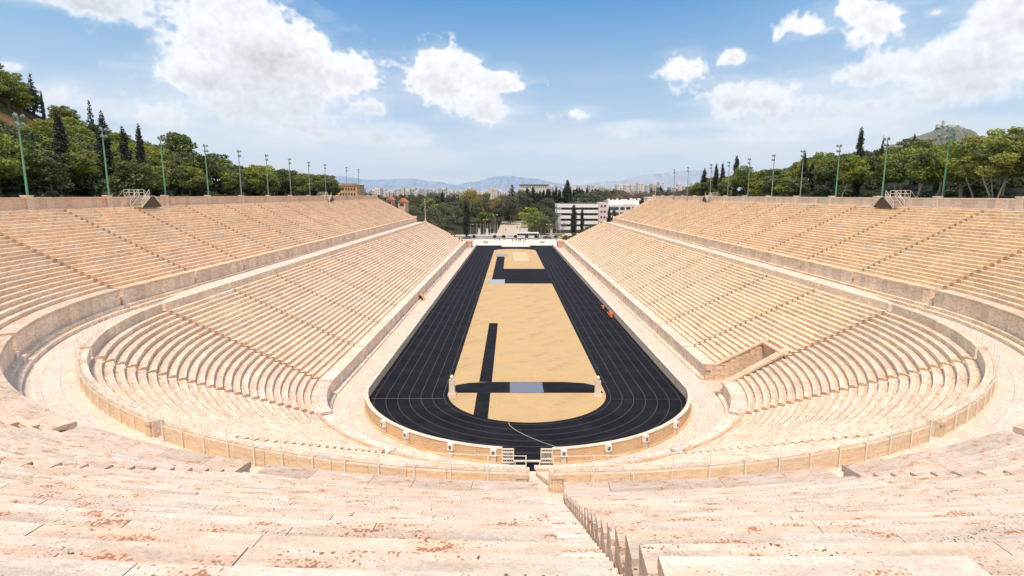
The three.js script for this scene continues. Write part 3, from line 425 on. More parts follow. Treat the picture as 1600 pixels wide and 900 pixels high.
// entrance cut into the right stand at the start of the straight
{
  const t = thing('tunnel_entrance', 'sunken stone entrance cut into the lower right stand, with a dark doorway', 'entrance', [24, 0, -2.2]);
  const wall = (z0, z1, pts, mat, col, name) => { const g = extrude(pts, z1 - z0); g.translate(-24, 0, z0 + 2.2); return put(name, paint(g, col), mat, t); };
  const rows = [[20.75, -.5], [20.75, 1.74], [22.1, 1.78], [27.4, 4.5], [27.4, -.5]];
  const stone = new MB();
  for (let r = 0; r < 7; r++) for (let k = 0; k < 6; k++) { const y0 = r * .6, x0 = 20.8 + (k + (r % 2 ? .5 : 0)) * 1.12, x1 = Math.min(27.35, x0 + 1.1), y1 = Math.min(y0 + .585, x0 < 22.1 ? 1.7 : 1.7 + (x0 - 22.1) * .51); if (y1 - y0 < .08) continue; const b = new MB(); b.box(x0, y0, -4.27, x1, y1, -4.1 + R(0, .02), jit([.74, .60, .47], .10, .04)); b.build('stone', M.marble, t); }
  wall(-4.48, -4.25, rows, M.marble, [.62, .5, .39], 'side_wall'); wall(-4.62, -4.16, [[20.7, 1.74], [20.7, 1.86], [22.1, 1.92], [27.9, 4.92], [27.9, 4.7], [22.1, 1.74]], M.marble, [.74, .62, .47], 'coping');
  const near = [[21.4, -.4], [21.4, .85], [27.4, 4.35], [27.4, -.4]];
  wall(-.3, .58, near, M.marble, [.76, .62, .46], 'side_wall'); const cop = [[21.2, .8], [21.25, 1.02], [27.9, 4.9], [27.9, 4.62]]; wall(-.42, .7, cop, M.marble, [.78, .64, .47], 'coping');
  let b = new MB(); for (let r = 0; r < 7; r++) for (let k = 0; k < 4; k++) { const z0 = -4.12 + k * .97, y0 = r * .6; if (k > 0 && k < 3 && y0 > .5 && y0 < 2.9) continue; const c = new MB(); c.box(27.3, y0, z0, 27.6 + R(0, .02), y0 + .585, z0 + .95, jit([.70, .57, .45], .1, .04)); c.build('stone', M.marble, t); }
  b.box(27.7, 0, -4.2, 27.9, 4.3, -.3, [.05, .035, .03]); b.build('doorway', M.plain, t);
  b = new MB(); for (const [z0, z1, y0, y1] of [[-3.2, -3.05, 0, 3.1], [-1.35, -1.2, 0, 3.1], [-3.2, -1.2, 3.0, 3.2]]) b.box(27.18, y0, z0, 27.34, y1, z1, [.6, .36, .22]); b.build('door_frame', M.plain, t);
  b = new MB(); b.box(27.1, 4.25, -4.5, 28.0, 4.5, .1, [.66, .45, .3]); b.build('lintel', M.marble, t);
  const fl = new MB(); fl.box(20.3, -.3, -4.2, 27.4, .01, -.2, [.72, .62, .52]); fl.build('paving', M.pale, t);
}
// wall behind the upper tier
const BASE = HTOP - .06, WTOP = BASE + 1.55, RW = RTOP + .55;
for (const side of ['left', 'right']) {
  const sg = side === 'left' ? -1 : 1, col = side === 'left' ? [.74, .55, .42] : [.80, .68, .56], piers = []; for (let k = 0; k < 13; k++) piers.push(-8.9 - 13.7 * k);
  const edges = [8, ...piers, ZEND];
  for (let k = 0; k + 1 < edges.length; k++) {
    const z1 = edges[k] - (k ? .5 : 0), z0 = edges[k + 1] + (k + 2 < edges.length ? .5 : 0), t = thing('boundary_wall', ORD[k] + ' bay of the stone wall above the ' + side + ' stand, counted from the curve', 'wall', place[side](RW, (z0 + z1) / 2, BASE));
    let b = new MB(); sweep(b, [[RW, BASE - .3], [RW, WTOP - .2]], side, () => [z0, z1], { col: mixc(col, [.66, .58, .52], .12), len: 1.05, vary: .13, tone: .05, cap: [[RW, BASE - .3], [RW, WTOP - .2], [RW + .45, WTOP - .2], [RW + .45, BASE - .3]] }); b.build('slab', M.pale, t);
    b = new MB(); sweep(b, [[RW - .04, BASE], [RW - .08, BASE + .02], [RW - .08, BASE + .22], [RW, BASE + .26]].reverse(), side, () => [z0, z1], { col, len: 2.6 }); b.build('plinth', M.pale, t);
    b = new MB(); sweep(b, [[RW + .02, WTOP - .2], [RW - .08, WTOP - .17], [RW - .1, WTOP - .04], [RW - .06, WTOP], [RW + .5, WTOP], [RW + .54, WTOP - .04], [RW + .54, WTOP - .17], [RW + .45, WTOP - .2]], side, () => [z0, z1], { col: mixc(col, side === 'left' ? C_TAN : C_WHITE, .3), len: 2.6, vary: .06 }); b.build('coping', M.pale, t);
    if (side === 'left' || k < 99) { b = new MB(); const x = sg * (RW + .45); b.box(Math.min(x, x + sg * .05), BASE - 1, z0, Math.max(x, x + sg * .05), WTOP - .2, z1, col); b.build('back_face', M.pale, t); }
  }
  piers.forEach((z, k) => {
    const t = thing('wall_pier', ORD[k] + ' square pier of the wall above the ' + side + ' stand, counted from the curve', 'pier', [sg * (RW + .22), BASE, z]); let b = new MB();
    b.box(sg * (RW + .22) - .36, BASE - .3, z - .48, sg * (RW + .22) + .36, WTOP + .1, z + .48, mixc(col, C_WHITE, .35)); b.build('shaft', M.pale, t); b = new MB(); b.box(sg * (RW + .22) - .42, WTOP + .1, z - .54, sg * (RW + .22) + .42, WTOP + .24, z + .54, mixc(col, C_WHITE, .3)); b.build('cap', M.pale, t);
  });
  // closing walls at the open end of the tiers
  const ends = [[[20.5, -2], [20.5, 1.95], [22.3, 2.1], [37.6, 9.75], [37.7, 10.5], [38.5, 10.5], [38.5, HP - .05], [41.8, HP - .05], [41.8, -2]], [[41.8, -2], [41.8, 12.2], [43.4, 12.2], [44, 12.45], [RTOP, HTOP + .3], [RTOP + .4, WTOP + .25], [RW + .7, WTOP + .25], [RW + .7, -2]]];
  ends.forEach((pts, i) => {
    const t = thing('end_wall', 'sloping stone wall closing the open end of the ' + (i ? 'upper ' : 'lower ') + side + ' stand', 'wall', [sg * 30, -1.6, ZEND]), g = extrude(pts.map(([r, h]) => [sg * r - sg * 30, h + 1.6]), .7); g.translate(0, 0, -.7); put('coping', paint(g, side === 'left' ? [.70, .54, .40] : [.74, .60, .45]), M.pale, t);
    if (!i) { const b = new MB(), x0 = Math.min(sg * 18.7, sg * 23), x1 = Math.max(sg * 18.7, sg * 23); b.box(x0, -1.9, ZEND - 9, x1, 1.15, ZEND - 1, [.62, .43, .35]); b.build('pedestal', M.pale, t); const c = new MB(); c.box(x0 - .12, 1.15, ZEND - 9.1, x1 + .12, 1.4, ZEND - .9, [.68, .48, .38]); c.build('pedestal_cap', M.pale, t); }
  });
  // flagpole standing at the end of the diazoma
  const fp = side === 'left' ? [-38.1, 10.5, ZEND + .2] : [56.5, HTOP, ZEND + 12], f = thing('flagpole', 'bare white flagpole at the open end of the ' + side + ' stand', 'flagpole', fp); let b = new MB(); b.bar([0, 0, 0], [0, 8.6, 0], .09, .05, white, 6); put('pole', b.geo(), M.paint, f); b = new MB(); b.box(-.25, 0, -.25, .25, .6, .25, [.7, .6, .5]); put('base_block', b.geo(), M.pale, f); b = new MB(); b.bar([0, 8.6, 0], [0, 8.8, 0], .12, .08, white, 8); put('finial', b.geo(), M.paint, f);
}
// floodlight masts
function mast(x, z, y, label, green, dx) {
  const t = thing('floodlight_mast', label, 'floodlight', [x, y, z], 'floodlight masts along the top of the stands'), H = 30.2 - y, c = green ? [.13, .33, .20] : [.22, .27, .24], lo = -Math.sign(x);
  let b = new MB(); b.bar([0, 0, 0], [0, H, 0], .15, .075, c, 8); put('pole', b.geo(), M.paint, t);
  b = new MB(); b.box(-.3, -.1, -.3, .3, .12, .3, [.4, .4, .38]); put('base_plate', b.geo(), M.plain, t);
  for (const [h, w] of [[H - .1, .62], [H - 1.0, .5]]) { b = new MB(); b.bar([-.03, h, -w], [.03, h, w], .045, .045, c, 5); put('crossarm', b.geo(), M.paint, t); }
  for (const [h, w] of [[H + .12, .55], [H + .12, -.55], [H - .85, .42], [H - .85, -.42]]) { b = new MB(); const g = new THREE.CylinderGeometry(.24, .14, .34, 8).toNonIndexed(); g.rotateZ(lo > 0 ? -1.15 : 1.15); g.rotateY(w > 0 ? -.25 : .25); g.translate(lo * .16, h, w); const m = put('floodlight_head', paint(g, [.30, .33, .34]), M.metal, t); }
  b = new MB(); b.box(-.14, 1.0, -.2, .14, 1.7, .2, [.3, .36, .31]); put('switch_box', b.geo(), M.paint, t);
}
[-10.1, -24.3, -38.1, -52.1, -65.8, -79.8, -94.2, -108.8, -123.5].forEach((z, k) => mast(-RW - 1.1, z, BASE - .3, ORD[k] + ' tall ' + (k < 4 ? 'green ' : 'grey ') + 'floodlight mast above the left stand, counted from the curve', k < 4));
[-142, -158].forEach((z, k) => mast(-RW + .35, z, BASE, (k ? 'farthest' : 'second farthest') + ' floodlight mast above the left stand, in front of the wall', false));
[-22.9, -36.5, -50.3, -63.8, -77.4, -91.3, -105.4, -120].forEach((z, k) => mast(RW + 1.1, z, BASE - .3, ORD[k] + ' tall ' + (k < 3 ? 'green ' : 'grey ') + 'floodlight mast above the right stand, counted from the curve', k < 3));
[-138.5, -155].forEach((z, k) => mast(RW - .35, z, BASE, (k ? 'farthest' : 'second farthest') + ' floodlight mast above the right stand, in front of the wall', false));
// white metal steps over the wall
[['left', -29.5, 'nearer'], ['left', -119.6, 'farther'], ['right', -31.5, 'nearer'], ['right', -116, 'farther']].forEach(([side, z, w]) => {
  const sg = side === 'left' ? -1 : 1, X = (r) => sg * r, y = BASE, top = WTOP + .14, t = thing('footbridge', 'white metal steps crossing the wall above the ' + side + ' stand, the ' + w + ' of the two', 'footbridge', [X(RW), y, z]), c = [.80, .73, .62], r0 = RW - 2.0, r1 = RW - .3;
  let b = new MB(); b.box(Math.min(X(r0), X(RW + 1.9)), top - .08, z - .7, Math.max(X(r0), X(RW + 1.9)), top, z + .7, c); b.build('platform', M.paint, t);
  for (const d of [-1, 1]) {
    for (let k = 0; k < 8; k++) { const u = (k + .5) / 8, zz = z + d * (.7 + u * 2.0), yy = lerp(top, y + .05, (k + 1) / 8.5); b = new MB(); b.box(Math.min(X(r0), X(r1)), yy - .05, zz - .15, Math.max(X(r0), X(r1)), yy, zz + .15, c); b.build('tread', M.paint, t); }
    for (const r of [r0, r1]) { b = new MB(); const P = (zz, yy) => [X(r), yy, z + d * zz], Q = (zz, yy) => [X(r + .05), yy, z + d * zz]; b.quad(P(.6, top), P(.6, top - .3), P(2.75, y - .02), P(2.95, y - .02), c); b.quad(Q(.6, top), Q(.6, top - .3), Q(2.75, y - .02), Q(2.95, y - .02), c); b.quad(P(.6, top), Q(.6, top), Q(2.95, y), P(2.95, y), c); b.build('stringer', M.paint, t);
      if (d === 1 || r === r1) { b = new MB(); for (const u of [0, .5, 1]) b.bar([X(r), lerp(top, y, u) - .05, z + d * lerp(.7, 2.8, u)], [X(r), lerp(top, y, u) + .95, z + d * lerp(.7, 2.8, u)], .03, .03, c, 5); for (const h of [.5, .95]) b.bar([X(r), top + h, z + d * .7], [X(r), y + h, z + d * 2.8], .03, .03, c, 5); b.build('handrail', M.paint, t); } }
  }
  b = new MB(); for (const zz of [-.68, .68]) { for (let k = 0; k < 4; k++) { const r = lerp(r1, RW + 1.9, k / 3); b.bar([X(r), top, z + zz], [X(r), top + .95, z + zz], .03, .03, c, 5); } for (const h of [.5, .95]) b.bar([X(r1), top + h, z + zz], [X(RW + 1.9), top + h, z + zz], .03, .03, c, 5); } b.build('handrail', M.paint, t);
  b = new MB(); for (let k = 0; k < 7; k++) { const u = k / 7; b.box(Math.min(X(RW + 1.9 + u * 1.6), X(RW + 2.2 + u * 1.6)), lerp(top, y - .3, u) - .3, z - .7, Math.max(X(RW + 1.9 + u * 1.6), X(RW + 2.2 + u * 1.6)), lerp(top, y - .3, u) - .25, z + .7, c); } b.build('back_tread', M.paint, t);
  for (const d of [-1, 1]) { b = new MB(); b.bar([X(RW + 1.9), top + .95, z + d * .68], [X(RW + 3.6), y + .6, z + d * .68], .03, .03, c, 5); b.bar([X(RW + 3.6), y + .6, z + d * .68], [X(RW + 3.6), y - .5, z + d * .68], .03, .03, c, 5); b.build('handrail', M.paint, t); }
  b = new MB(); b.quad([X(r0 + .12), y, z - 2.3], [X(r0 + .12), y, z + 2.3], [X(r0 + .12), top - .12, z + .6], [X(r0 + .12), top - .12, z - .6], [.10, .065, .05]); b.quad([X(r0 + .2), y, z - 2.3], [X(r0 + .2), y, z + 2.3], [X(r0 + .2), top - .12, z + .6], [X(r0 + .2), top - .12, z - .6], [.10, .065, .05]); b.build('painted_opening_shade', M.plain, t);  // dark sheets paint the shade inside the open triangle under the steps
});
// ---------------------------------------------------------------- land
const at = (px, py, D) => { const v = new THREE.Vector3((px - 800) / 900, (450 - py) / 900, -1).applyQuaternion(camera.quaternion); return v.multiplyScalar(-D / v.z).add(camera.position); };   // a point D metres ahead of the viewpoint
const G = (x, z) => {                        // height of the open country
  const D = 60 - z; let h = -1.75 + .020 * Math.max(0, D - 345) * (1 - smooth(700, 2500, D)) + .010 * Math.max(0, D - 900) * (D < 900 ? 0 : 1) * smooth(900, 1500, D);
  h += .035 * clamp(x - 30, 0, 320) * smooth(300, 480, D) + 9 * Math.exp(-(((x + 78) / 34) ** 2)) * smooth(324, 356, D) * (1 - smooth(380, 470, D));
  if (D > 1500) h = lerp(h, 30, smooth(1500, 4000, D)); return h;
};
const HILL = {
  left: (x, z) => { const u = Math.max(0, -x - 62), D = 60 - z; return 19.0 + (.185 * u * (1 - .75 * smooth(150, 300, D)) + 22 * Math.exp(-(((x + 178) / 34) ** 2) - (((z + 120) / 44) ** 2)) + 4 * smooth(110, 240, u)) * smooth(0, 6, u) + .5 * (fbm(x * .11 + 50, z * .11 + 50, 4) - .5) * smooth(0, 8, u); },
  right: (x, z) => { const u = Math.max(0, x - 62), D = 60 - z; return 19.0 + (.175 * u * (1 - .8 * smooth(160, 300, D)) + 4 * smooth(100, 160, u)) * smooth(0, 10, u) + .5 * (fbm(x * .11, z * .11, 4) - .5) * smooth(0, 8, u); },
};
const hillY = (side, x, z) => { const e = smooth(-184, -262, z); return lerp(HILL[side](x, z), G(x, z), e * e * (3 - 2 * e)); };
for (const side of ['left', 'right']) {
  const b = new MB(), sg = side === 'left' ? -1 : 1, nx = 46, nz = 62, X = (i) => sg * (RW + .5 + 260 * Math.pow(i / nx, 1.4)), Z = (j) => 60 - 340 * j / nz;
  const q = (i, j) => [X(i), hillY(side, X(i), Z(j)), Z(j)];
  for (let i = 0; i < nx; i++) for (let j = 0; j < nz; j++) {
    const A = q(i, j), B = q(i + 1, j), C = q(i + 1, j + 1), D = q(i, j + 1);
    const rocky = side === 'left' ? smooth(.35, .75, Math.exp(-(((A[0] + 150) / 30) ** 2) - (((A[2] + 100) / 30) ** 2))) : 0, gr = side === 'right' ? smooth(.45, .6, fbm(A[0] * .06 + 9, A[2] * .06, 3)) : .25;
    const c = mixc(mixc([.055, .06, .028], [.05, .12, .022], gr), [.62, .47, .33], rocky), ua = [A[0], A[2]], ub = [B[0], B[2]], uc = [C[0], C[2]], ud = [D[0], D[2]];
    if (sg > 0) { b.tri(A, C, B, ua, uc, ub, c); b.tri(A, D, C, ua, ud, uc, c); } else { b.tri(A, B, C, ua, ub, uc, c); b.tri(A, C, D, ua, uc, ud, c); }
  }
  structure(b, 'hill', M.soil);
}
{ // open country to the horizon
  const b = new MB(), rings = [0]; for (let r = 12, k = 0; r < 33000; k++, r *= k < 14 ? 1.35 : 1.13) rings.push(r);
  const n = 90, C = -250, q = (i, t) => { const a = t / n * Math.PI * 2, x = rings[i] * Math.sin(a), z = C + rings[i] * Math.cos(a); const inBowl = Math.abs(x) < 75 && z > -200; return [x, (z > -190 ? lerp(G(x, -190), -5, smooth(-205, -190, z)) : G(x, z)) - (inBowl ? 2 : 0), z]; };
  for (let i = 0; i + 1 < rings.length; i++) for (let t = 0; t < n; t++) { const P = [q(i, t), q(i, t + 1), q(i + 1, t + 1), q(i + 1, t)], u = P.map((p) => [p[0], p[2]]), c = mixc([.17, .15, .10], [.10, .13, .05], fbm(P[0][0] * .02 + 20, P[0][2] * .02 + 20, 3)); b.tri(P[0], P[2], P[1], u[0], u[2], u[1], c); b.tri(P[0], P[3], P[2], u[0], u[3], u[2], c); }
  structure(b, 'ground', M.soil);
}
// forecourt, road, island and avenue
const sheet = (name, mat, y, col, pts) => { const b = new MB(); for (const [i, j, k] of THREE.ShapeUtils.triangulateShape(pts.map((p) => new THREE.Vector2(...p)), [])) { const [a, c, d] = [pts[i], pts[j], pts[k]], P = (p) => [p[0], typeof y === 'function' ? y(...p) : y, p[1]]; const up = (c[1] - a[1]) * (d[0] - a[0]) - (c[0] - a[0]) * (d[1] - a[1]) > 0; if (up) b.tri(P(a), P(c), P(d), a, c, d, col); else b.tri(P(a), P(d), P(c), a, d, c, col); } return structure(b, name, mat); };
const YP = -1.52;
{
  const b = new MB(); b.box(-62, YP - .5, -238, 62, YP, -201.2, C_WHITE); for (const s of [-1, 1]) b.box(s < 0 ? -62 : 17.05, YP - .5, -201.2, s < 0 ? -17.05 : 62, YP, -184, C_WHITE);
  structure(b, 'pavement', M.pale);
  const kerb = new MB(); for (let x = -62; x < 62; x += 2) kerb.box(x + .01, YP - .4, -238.35, x + 1.99, YP + .012, -238, jit([.7, .66, .6], .06)); structure(kerb, 'pavement', M.plain);
}
sheet('road', M.track, YP - .12, [.40, .40, .41], [[-240, -238.3], [-240, -262], [240, -262], [240, -238.3]]);
{ const b = new MB(); for (let x = -200; x < 200; x += 6) b.quad([x, YP - .112, -250.1], [x + 3, YP - .112, -250.1], [x + 3, YP - .112, -249.9], [x, YP - .112, -249.9], [.7, .7, .68]); structure(b, 'road_marking', M.plain); }
sheet('pavement', M.pale, YP + .02, [.62, .58, .51], [[-60, -262], [-60, -285], [60, -285], [60, -262]]);
sheet('lawn', M.soil, YP + .06, [.13, .20, .06], [[-26, -274], [-26, -281], [-13, -281], [-13, -274]]); sheet('lawn', M.soil, YP + .06, [.13, .20, .06], [[13, -274], [13, -281], [30, -281], [30, -274]]);
{ const b = new MB(); for (let k = 0; k < 8; k++) { const z0 = -285 - k * 14, z1 = z0 - 14, w = (z) => lerp(9, 13, (-285 - z) / 224), cx = (z) => lerp(-1, 6, (-285 - z) / 224), y = (x, z) => G(x, z) + .25; b.quad([cx(z0) - w(z0), y(cx(z0), z0), z0], [cx(z0) + w(z0), y(cx(z0), z0), z0], [cx(z1) + w(z1), y(cx(z1), z1), z1], [cx(z1) - w(z1), y(cx(z1), z1), z1], [.66, .60, .52]); } structure(b, 'path', M.sand); }
// ---------------------------------------------------------------- far hills
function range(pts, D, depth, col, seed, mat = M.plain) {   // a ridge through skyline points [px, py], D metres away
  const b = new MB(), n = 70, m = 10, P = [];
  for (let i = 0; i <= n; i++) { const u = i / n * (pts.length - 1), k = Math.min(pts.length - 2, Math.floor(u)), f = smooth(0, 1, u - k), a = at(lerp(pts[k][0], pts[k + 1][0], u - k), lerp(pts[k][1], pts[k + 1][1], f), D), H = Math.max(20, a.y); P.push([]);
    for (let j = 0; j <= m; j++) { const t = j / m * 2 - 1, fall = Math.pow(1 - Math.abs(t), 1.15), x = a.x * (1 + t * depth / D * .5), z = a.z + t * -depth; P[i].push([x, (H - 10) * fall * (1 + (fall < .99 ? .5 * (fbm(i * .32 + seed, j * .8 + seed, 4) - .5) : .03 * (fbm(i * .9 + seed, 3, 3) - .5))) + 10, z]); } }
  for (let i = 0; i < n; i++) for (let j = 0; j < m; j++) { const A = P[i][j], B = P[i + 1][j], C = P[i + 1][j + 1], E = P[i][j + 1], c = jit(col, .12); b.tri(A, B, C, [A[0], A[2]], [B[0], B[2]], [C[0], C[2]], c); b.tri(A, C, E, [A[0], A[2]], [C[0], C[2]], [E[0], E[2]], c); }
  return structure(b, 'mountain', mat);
}
range([[380, 292], [460, 282], [500, 276], [525, 275], [580, 281], [640, 279], [680, 284], [720, 289], [770, 296]], 17000, 3500, [.24, .33, .46], 3);  // blue-grey of the far ridges puts distance haze into their colour
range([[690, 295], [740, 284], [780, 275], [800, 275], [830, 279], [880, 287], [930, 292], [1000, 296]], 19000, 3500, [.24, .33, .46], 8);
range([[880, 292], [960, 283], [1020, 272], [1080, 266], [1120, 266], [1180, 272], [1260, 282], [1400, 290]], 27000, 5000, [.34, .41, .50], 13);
range([[1330, 262], [1395, 226], [1430, 213], [1452, 207], [1470, 197], [1496, 195], [1512, 201], [1540, 216], [1600, 236], [1680, 262]], 2300, 420, [.14, .165, .13], 21);
{ // pale rocks and the white chapel buildings on top of the near conical hill
  const t = thing('hilltop_chapel', 'small white buildings on top of the conical hill at the right', 'chapel', at(1480, 190, 2290).toArray()); const o = at(1480, 190, 2290);
  for (const [px, py, w, h, n] of [[1466, 190, 14, 9, 'wall'], [1474, 187, 7, 16, 'bell_tower'], [1486, 190, 26, 8, 'wall'], [1500, 192, 16, 7, 'wall']]) { const p = at(px, py + 7, 2290), b = new MB(); b.box(p.x - w / 2 - o.x, p.y - 6 - o.y, p.z - 5 - o.z, p.x + w / 2 - o.x, p.y + h - 3 - o.y, p.z + 5 - o.z, [.6, .58, .55]); put(n, b.geo(), M.plain, t); }
  const b = new MB(); for (let i = 0; i < 60; i++) { const px = R(1440, 1545), p = at(px, lerp(196, 215, Math.abs(px - 1490) / 55) + R(2, 12), 2265 - R(0, 60)), s = R(2, 6); b.box(p.x - s, p.y - s * .6, p.z - s * .5, p.x + s, p.y + s * .5, p.z + s * .5, jit([.36, .34, .31], .15), R(0, 3)); } const m = structure(b, 'rocks', M.plain, 'stuff'); m.userData.label = 'pale bare rocks near the top of the conical hill'; m.userData.category = 'rocks';
}
// ---------------------------------------------------------------- trees
function leaves(n, pick, size, tint, flat = 0) {
  const p = new Float32Array(n * 18), c = new Float32Array(n * 18), a = new THREE.Vector3(), u = new THREE.Vector3(), v = new THREE.Vector3();
  for (let i = 0; i < n; i++) {
    const [x, y, z, k] = pick(), s = size * R(.6, 1.35); a.set(R(-1, 1), R(-1, 1) + flat * Math.sign(R(-.15, 1)), R(-1, 1)).normalize(); u.set(R(-1, 1), R(-1, 1), R(-1, 1)).cross(a).normalize(); v.copy(a).cross(u); const w = R(.45, .8), col = tint(k, y);
    const q = [[-s, -s * w], [s * .3, -s * w * 1.1], [s, s * w * .3], [-s * .25, s * w]].map(([d, e]) => [x + u.x * d + v.x * e, y + u.y * d + v.y * e, z + u.z * d + v.z * e]);
    [0, 1, 2, 0, 2, 3].forEach((m, j) => { p.set(q[m], i * 18 + j * 3); c.set(col, i * 18 + j * 3); });
  }
  const g = new THREE.BufferGeometry(); g.setAttribute('position', new THREE.BufferAttribute(p, 3)); g.setAttribute('color', new THREE.BufferAttribute(c, 3)); g.computeVertexNormals(); return g;
}
function blobs(list) { let tot = 0; const w = list.map((b) => (tot += b[3] * b[4] * b[5] ** .5)); return () => { const r = rnd() * tot; let k = w.findIndex((x) => x >= r); if (k < 0) k = 0; const b = list[k]; for (;;) { const x = R(-1, 1), y = R(-1, 1), z = R(-1, 1), d = x * x + y * y + z * z; if (d > 1 || d < .12 * rnd()) continue; return [b[0] + x * b[3], b[1] + y * b[4], b[2] + z * b[5], k]; } }; }
function treeProto(kind, seed) {
  const trunk = new MB(), br = [.20, .15, .11]; let crown;
  if (kind === 'pine') {
    const H = R(8, 9.5), lean = R(-.9, .9), lz = R(-.7, .7), pads = [], mid = [lean * .6, H * .5, lz * .5], top = [lean, H * .82, lz];
    trunk.bar([0, -1, 0], mid, .22, .16, br, 7); trunk.bar(mid, top, .16, .07, br, 6);
    const n = 15; for (let i = 0; i < n; i++) { const u = i / n, a = i * 2.4 + R(-.4, .4), rr = R(.9, 2.9) * (1 - .5 * Math.abs(u - .35)), y = H * (.46 + .5 * u), k = clamp(y / top[1]), bx = lean * k, bz = lz * k, X = bx + rr * Math.cos(a), Z = bz + rr * Math.sin(a), s = R(.85, 1.35) * (1.15 - .35 * u); pads.push([X, y, Z, 1.45 * s, .72 * s, 1.45 * s]); trunk.bar([bx, y - 1.1, bz], [X, y - .25, Z], .07, .03, br, 4); }
    const tones = pads.map(() => jit([.19, .23, .03], .42, .12)); crown = leaves(3600, blobs(pads), .2, (k) => jit(tones[k], .28, .08), .7);
  } else if (kind === 'cypress') {
    const H = 12, pads = []; trunk.bar([0, -1, 0], [0, 3, 0], .2, .15, br, 6);
    for (let i = 0; i < 26; i++) { const u = i / 25, r = 1.0 * Math.pow(Math.sin(Math.PI * clamp(.12 + .83 * u)), .5) * (1 - .22 * u), a = R(0, 6.3); pads.push([Math.cos(a) * r * .3, 1.5 + u * (H - 2), Math.sin(a) * r * .3, Math.max(.2, r * .85), .8, Math.max(.2, r * .85)]); }
    const tones = pads.map(() => jit([.026, .04, .018], .3, .06)); crown = leaves(4200, blobs(pads), .13, (k) => jit(tones[k], .3, .06));
  } else if (kind === 'broadleaf') {
    const H = R(9, 11), pads = []; trunk.bar([0, -1, 0], [R(-.3, .3), H * .45, R(-.3, .3)], .26, .17, br, 7);
    for (let i = 0; i < 17; i++) { const a = i * 2.4, u = Math.sqrt((i + .5) / 17), rr = 2.9 * u, y = H * (.5 + .36 * (1 - u * u)) + R(-.9, .7), s = R(.8, 1.3), X = rr * Math.cos(a), Z = rr * Math.sin(a); pads.push([X, y, Z, 1.5 * s, 1.15 * s, 1.5 * s]); trunk.bar([0, H * .35, 0], [X * .8, y - .5, Z * .8], .09, .03, br, 4); }
    const tones = pads.map(() => jit([.115, .14, .058], .3, .1)); crown = leaves(3300, blobs(pads), .2, (k) => jit(tones[k], .3, .08), .3);
  } else if (kind === 'bare') {
    const grow = (p, d, L, r, lv, mb) => { const q = p.map((x, i) => x + d[i] * L); mb.bar(p, q, r, r * .65, jit([.24, .17, .14], .2), lv > 2 ? 3 : 5); if (lv > 4) return; const n = lv < 2 ? 4 : 3; for (let i = 0; i < n; i++) { const e = new THREE.Vector3(d[0] + R(-.8, .8), d[1] + R(-.25, .6), d[2] + R(-.8, .8)).normalize(); grow(q, e.toArray(), L * R(.6, .8), r * .6, lv + 1, lv + 1 > 1 ? tw : mb); } }; const tw = new MB(); grow([0, -1, 0], [0, 1, 0], 3.6, .22, 0, trunk); crown = tw.geo();
  } else if (kind === 'spruce') {
    const H = 11, pads = []; trunk.bar([0, -1, 0], [0, H, 0], .2, .03, br, 6); for (let i = 0; i < 40; i++) { const u = i / 39, rr = 2.1 * (1 - u) + .12, a = i * 2.4; pads.push([Math.cos(a) * rr * .6, 1.2 + u * (H - 1.4) - .15 * rr, Math.sin(a) * rr * .6, rr * .55 + .1, .28, rr * .55 + .1]); }
    crown = leaves(2300, blobs(pads), .17, () => jit([.024, .04, .026], .35, .06), .5);
  } else {                                     // bush
    const pads = []; for (let i = 0; i < 8; i++) pads.push([R(-1.2, 1.2), R(.3, 1.1), R(-1.2, 1.2), R(.6, 1), R(.5, .8), R(.6, 1)]); trunk.bar([0, -.4, 0], [.1, .9, 0], .06, .03, br, 5); for (let i = 0; i < 4; i++) trunk.bar([0, 0, 0], [R(-.9, .9), 1, R(-.9, .9)], .04, .02, br, 4);
    const tones = pads.map(() => jit([.055, .082, .024], .3, .12)); crown = leaves(1100, blobs(pads), .17, (k) => jit(tones[k], .3, .08), .3);
  }
  return [trunk.geo(), crown];
}
const PROTO = {}; for (const [k, n] of [['pine', 5], ['cypress', 3], ['broadleaf', 5], ['bare', 3], ['spruce', 1], ['bush', 3]]) PROTO[k] = Array.from({ length: n }, (_, i) => treeProto(k, i));
const LEAF = {}; const tintMat = (key, c) => LEAF[key] ??= Object.assign(M.leaf.clone(), { color: new THREE.Color().setRGB(...c) });
const NAMES = { pine: 'pine_tree', cypress: 'cypress_tree', broadleaf: 'broadleaf_tree', bare: 'bare_tree', spruce: 'spruce_tree', bush: 'shrub' };
function tree(kind, [x, y, z], H, label, group, o = {}) {
  const v = PROTO[kind], [tg, cg] = v[(o.v ?? Math.floor(rnd() * v.length)) % v.length], base = { pine: 9, cypress: 12.4, broadleaf: 10, bare: 10, spruce: 11, bush: 1.7 }[kind];
  const t = thing(NAMES[kind], label, kind === 'bush' ? 'shrub' : 'tree', [x, y, z], group), s = H / base; t.rotation.y = R(0, 6.28); t.scale.set(s * (o.w ?? 1), s, s * (o.w ?? 1));
  put('trunk', tg, o.bark ?? M.bark, t); put('crown', cg, o.mat ?? (kind === 'bare' ? o.twig ?? M.bark : M.leaf), t); return t;
}
const MAT = { deep: tintMat('deep', [.55, .62, .8]), lush: tintMat('lush', [1.25, 1.22, .8]), olive: tintMat('olive', [1.35, 1.12, 1.1]), yellow: tintMat('yellow', [3.0, 2.1, .95]), rust: tintMat('rust', [1.8, 1.1, .8]), dim: tintMat('dim', [.8, .82, .9]), grey: tintMat('grey', [1.3, 1.15, 1.5]), lime: tintMat('lime', [1.7, 1.75, .8]) };
const paleBark = stdm({ color: new THREE.Color().setRGB(1.9, 1.9, 1.95), roughness: 1 });
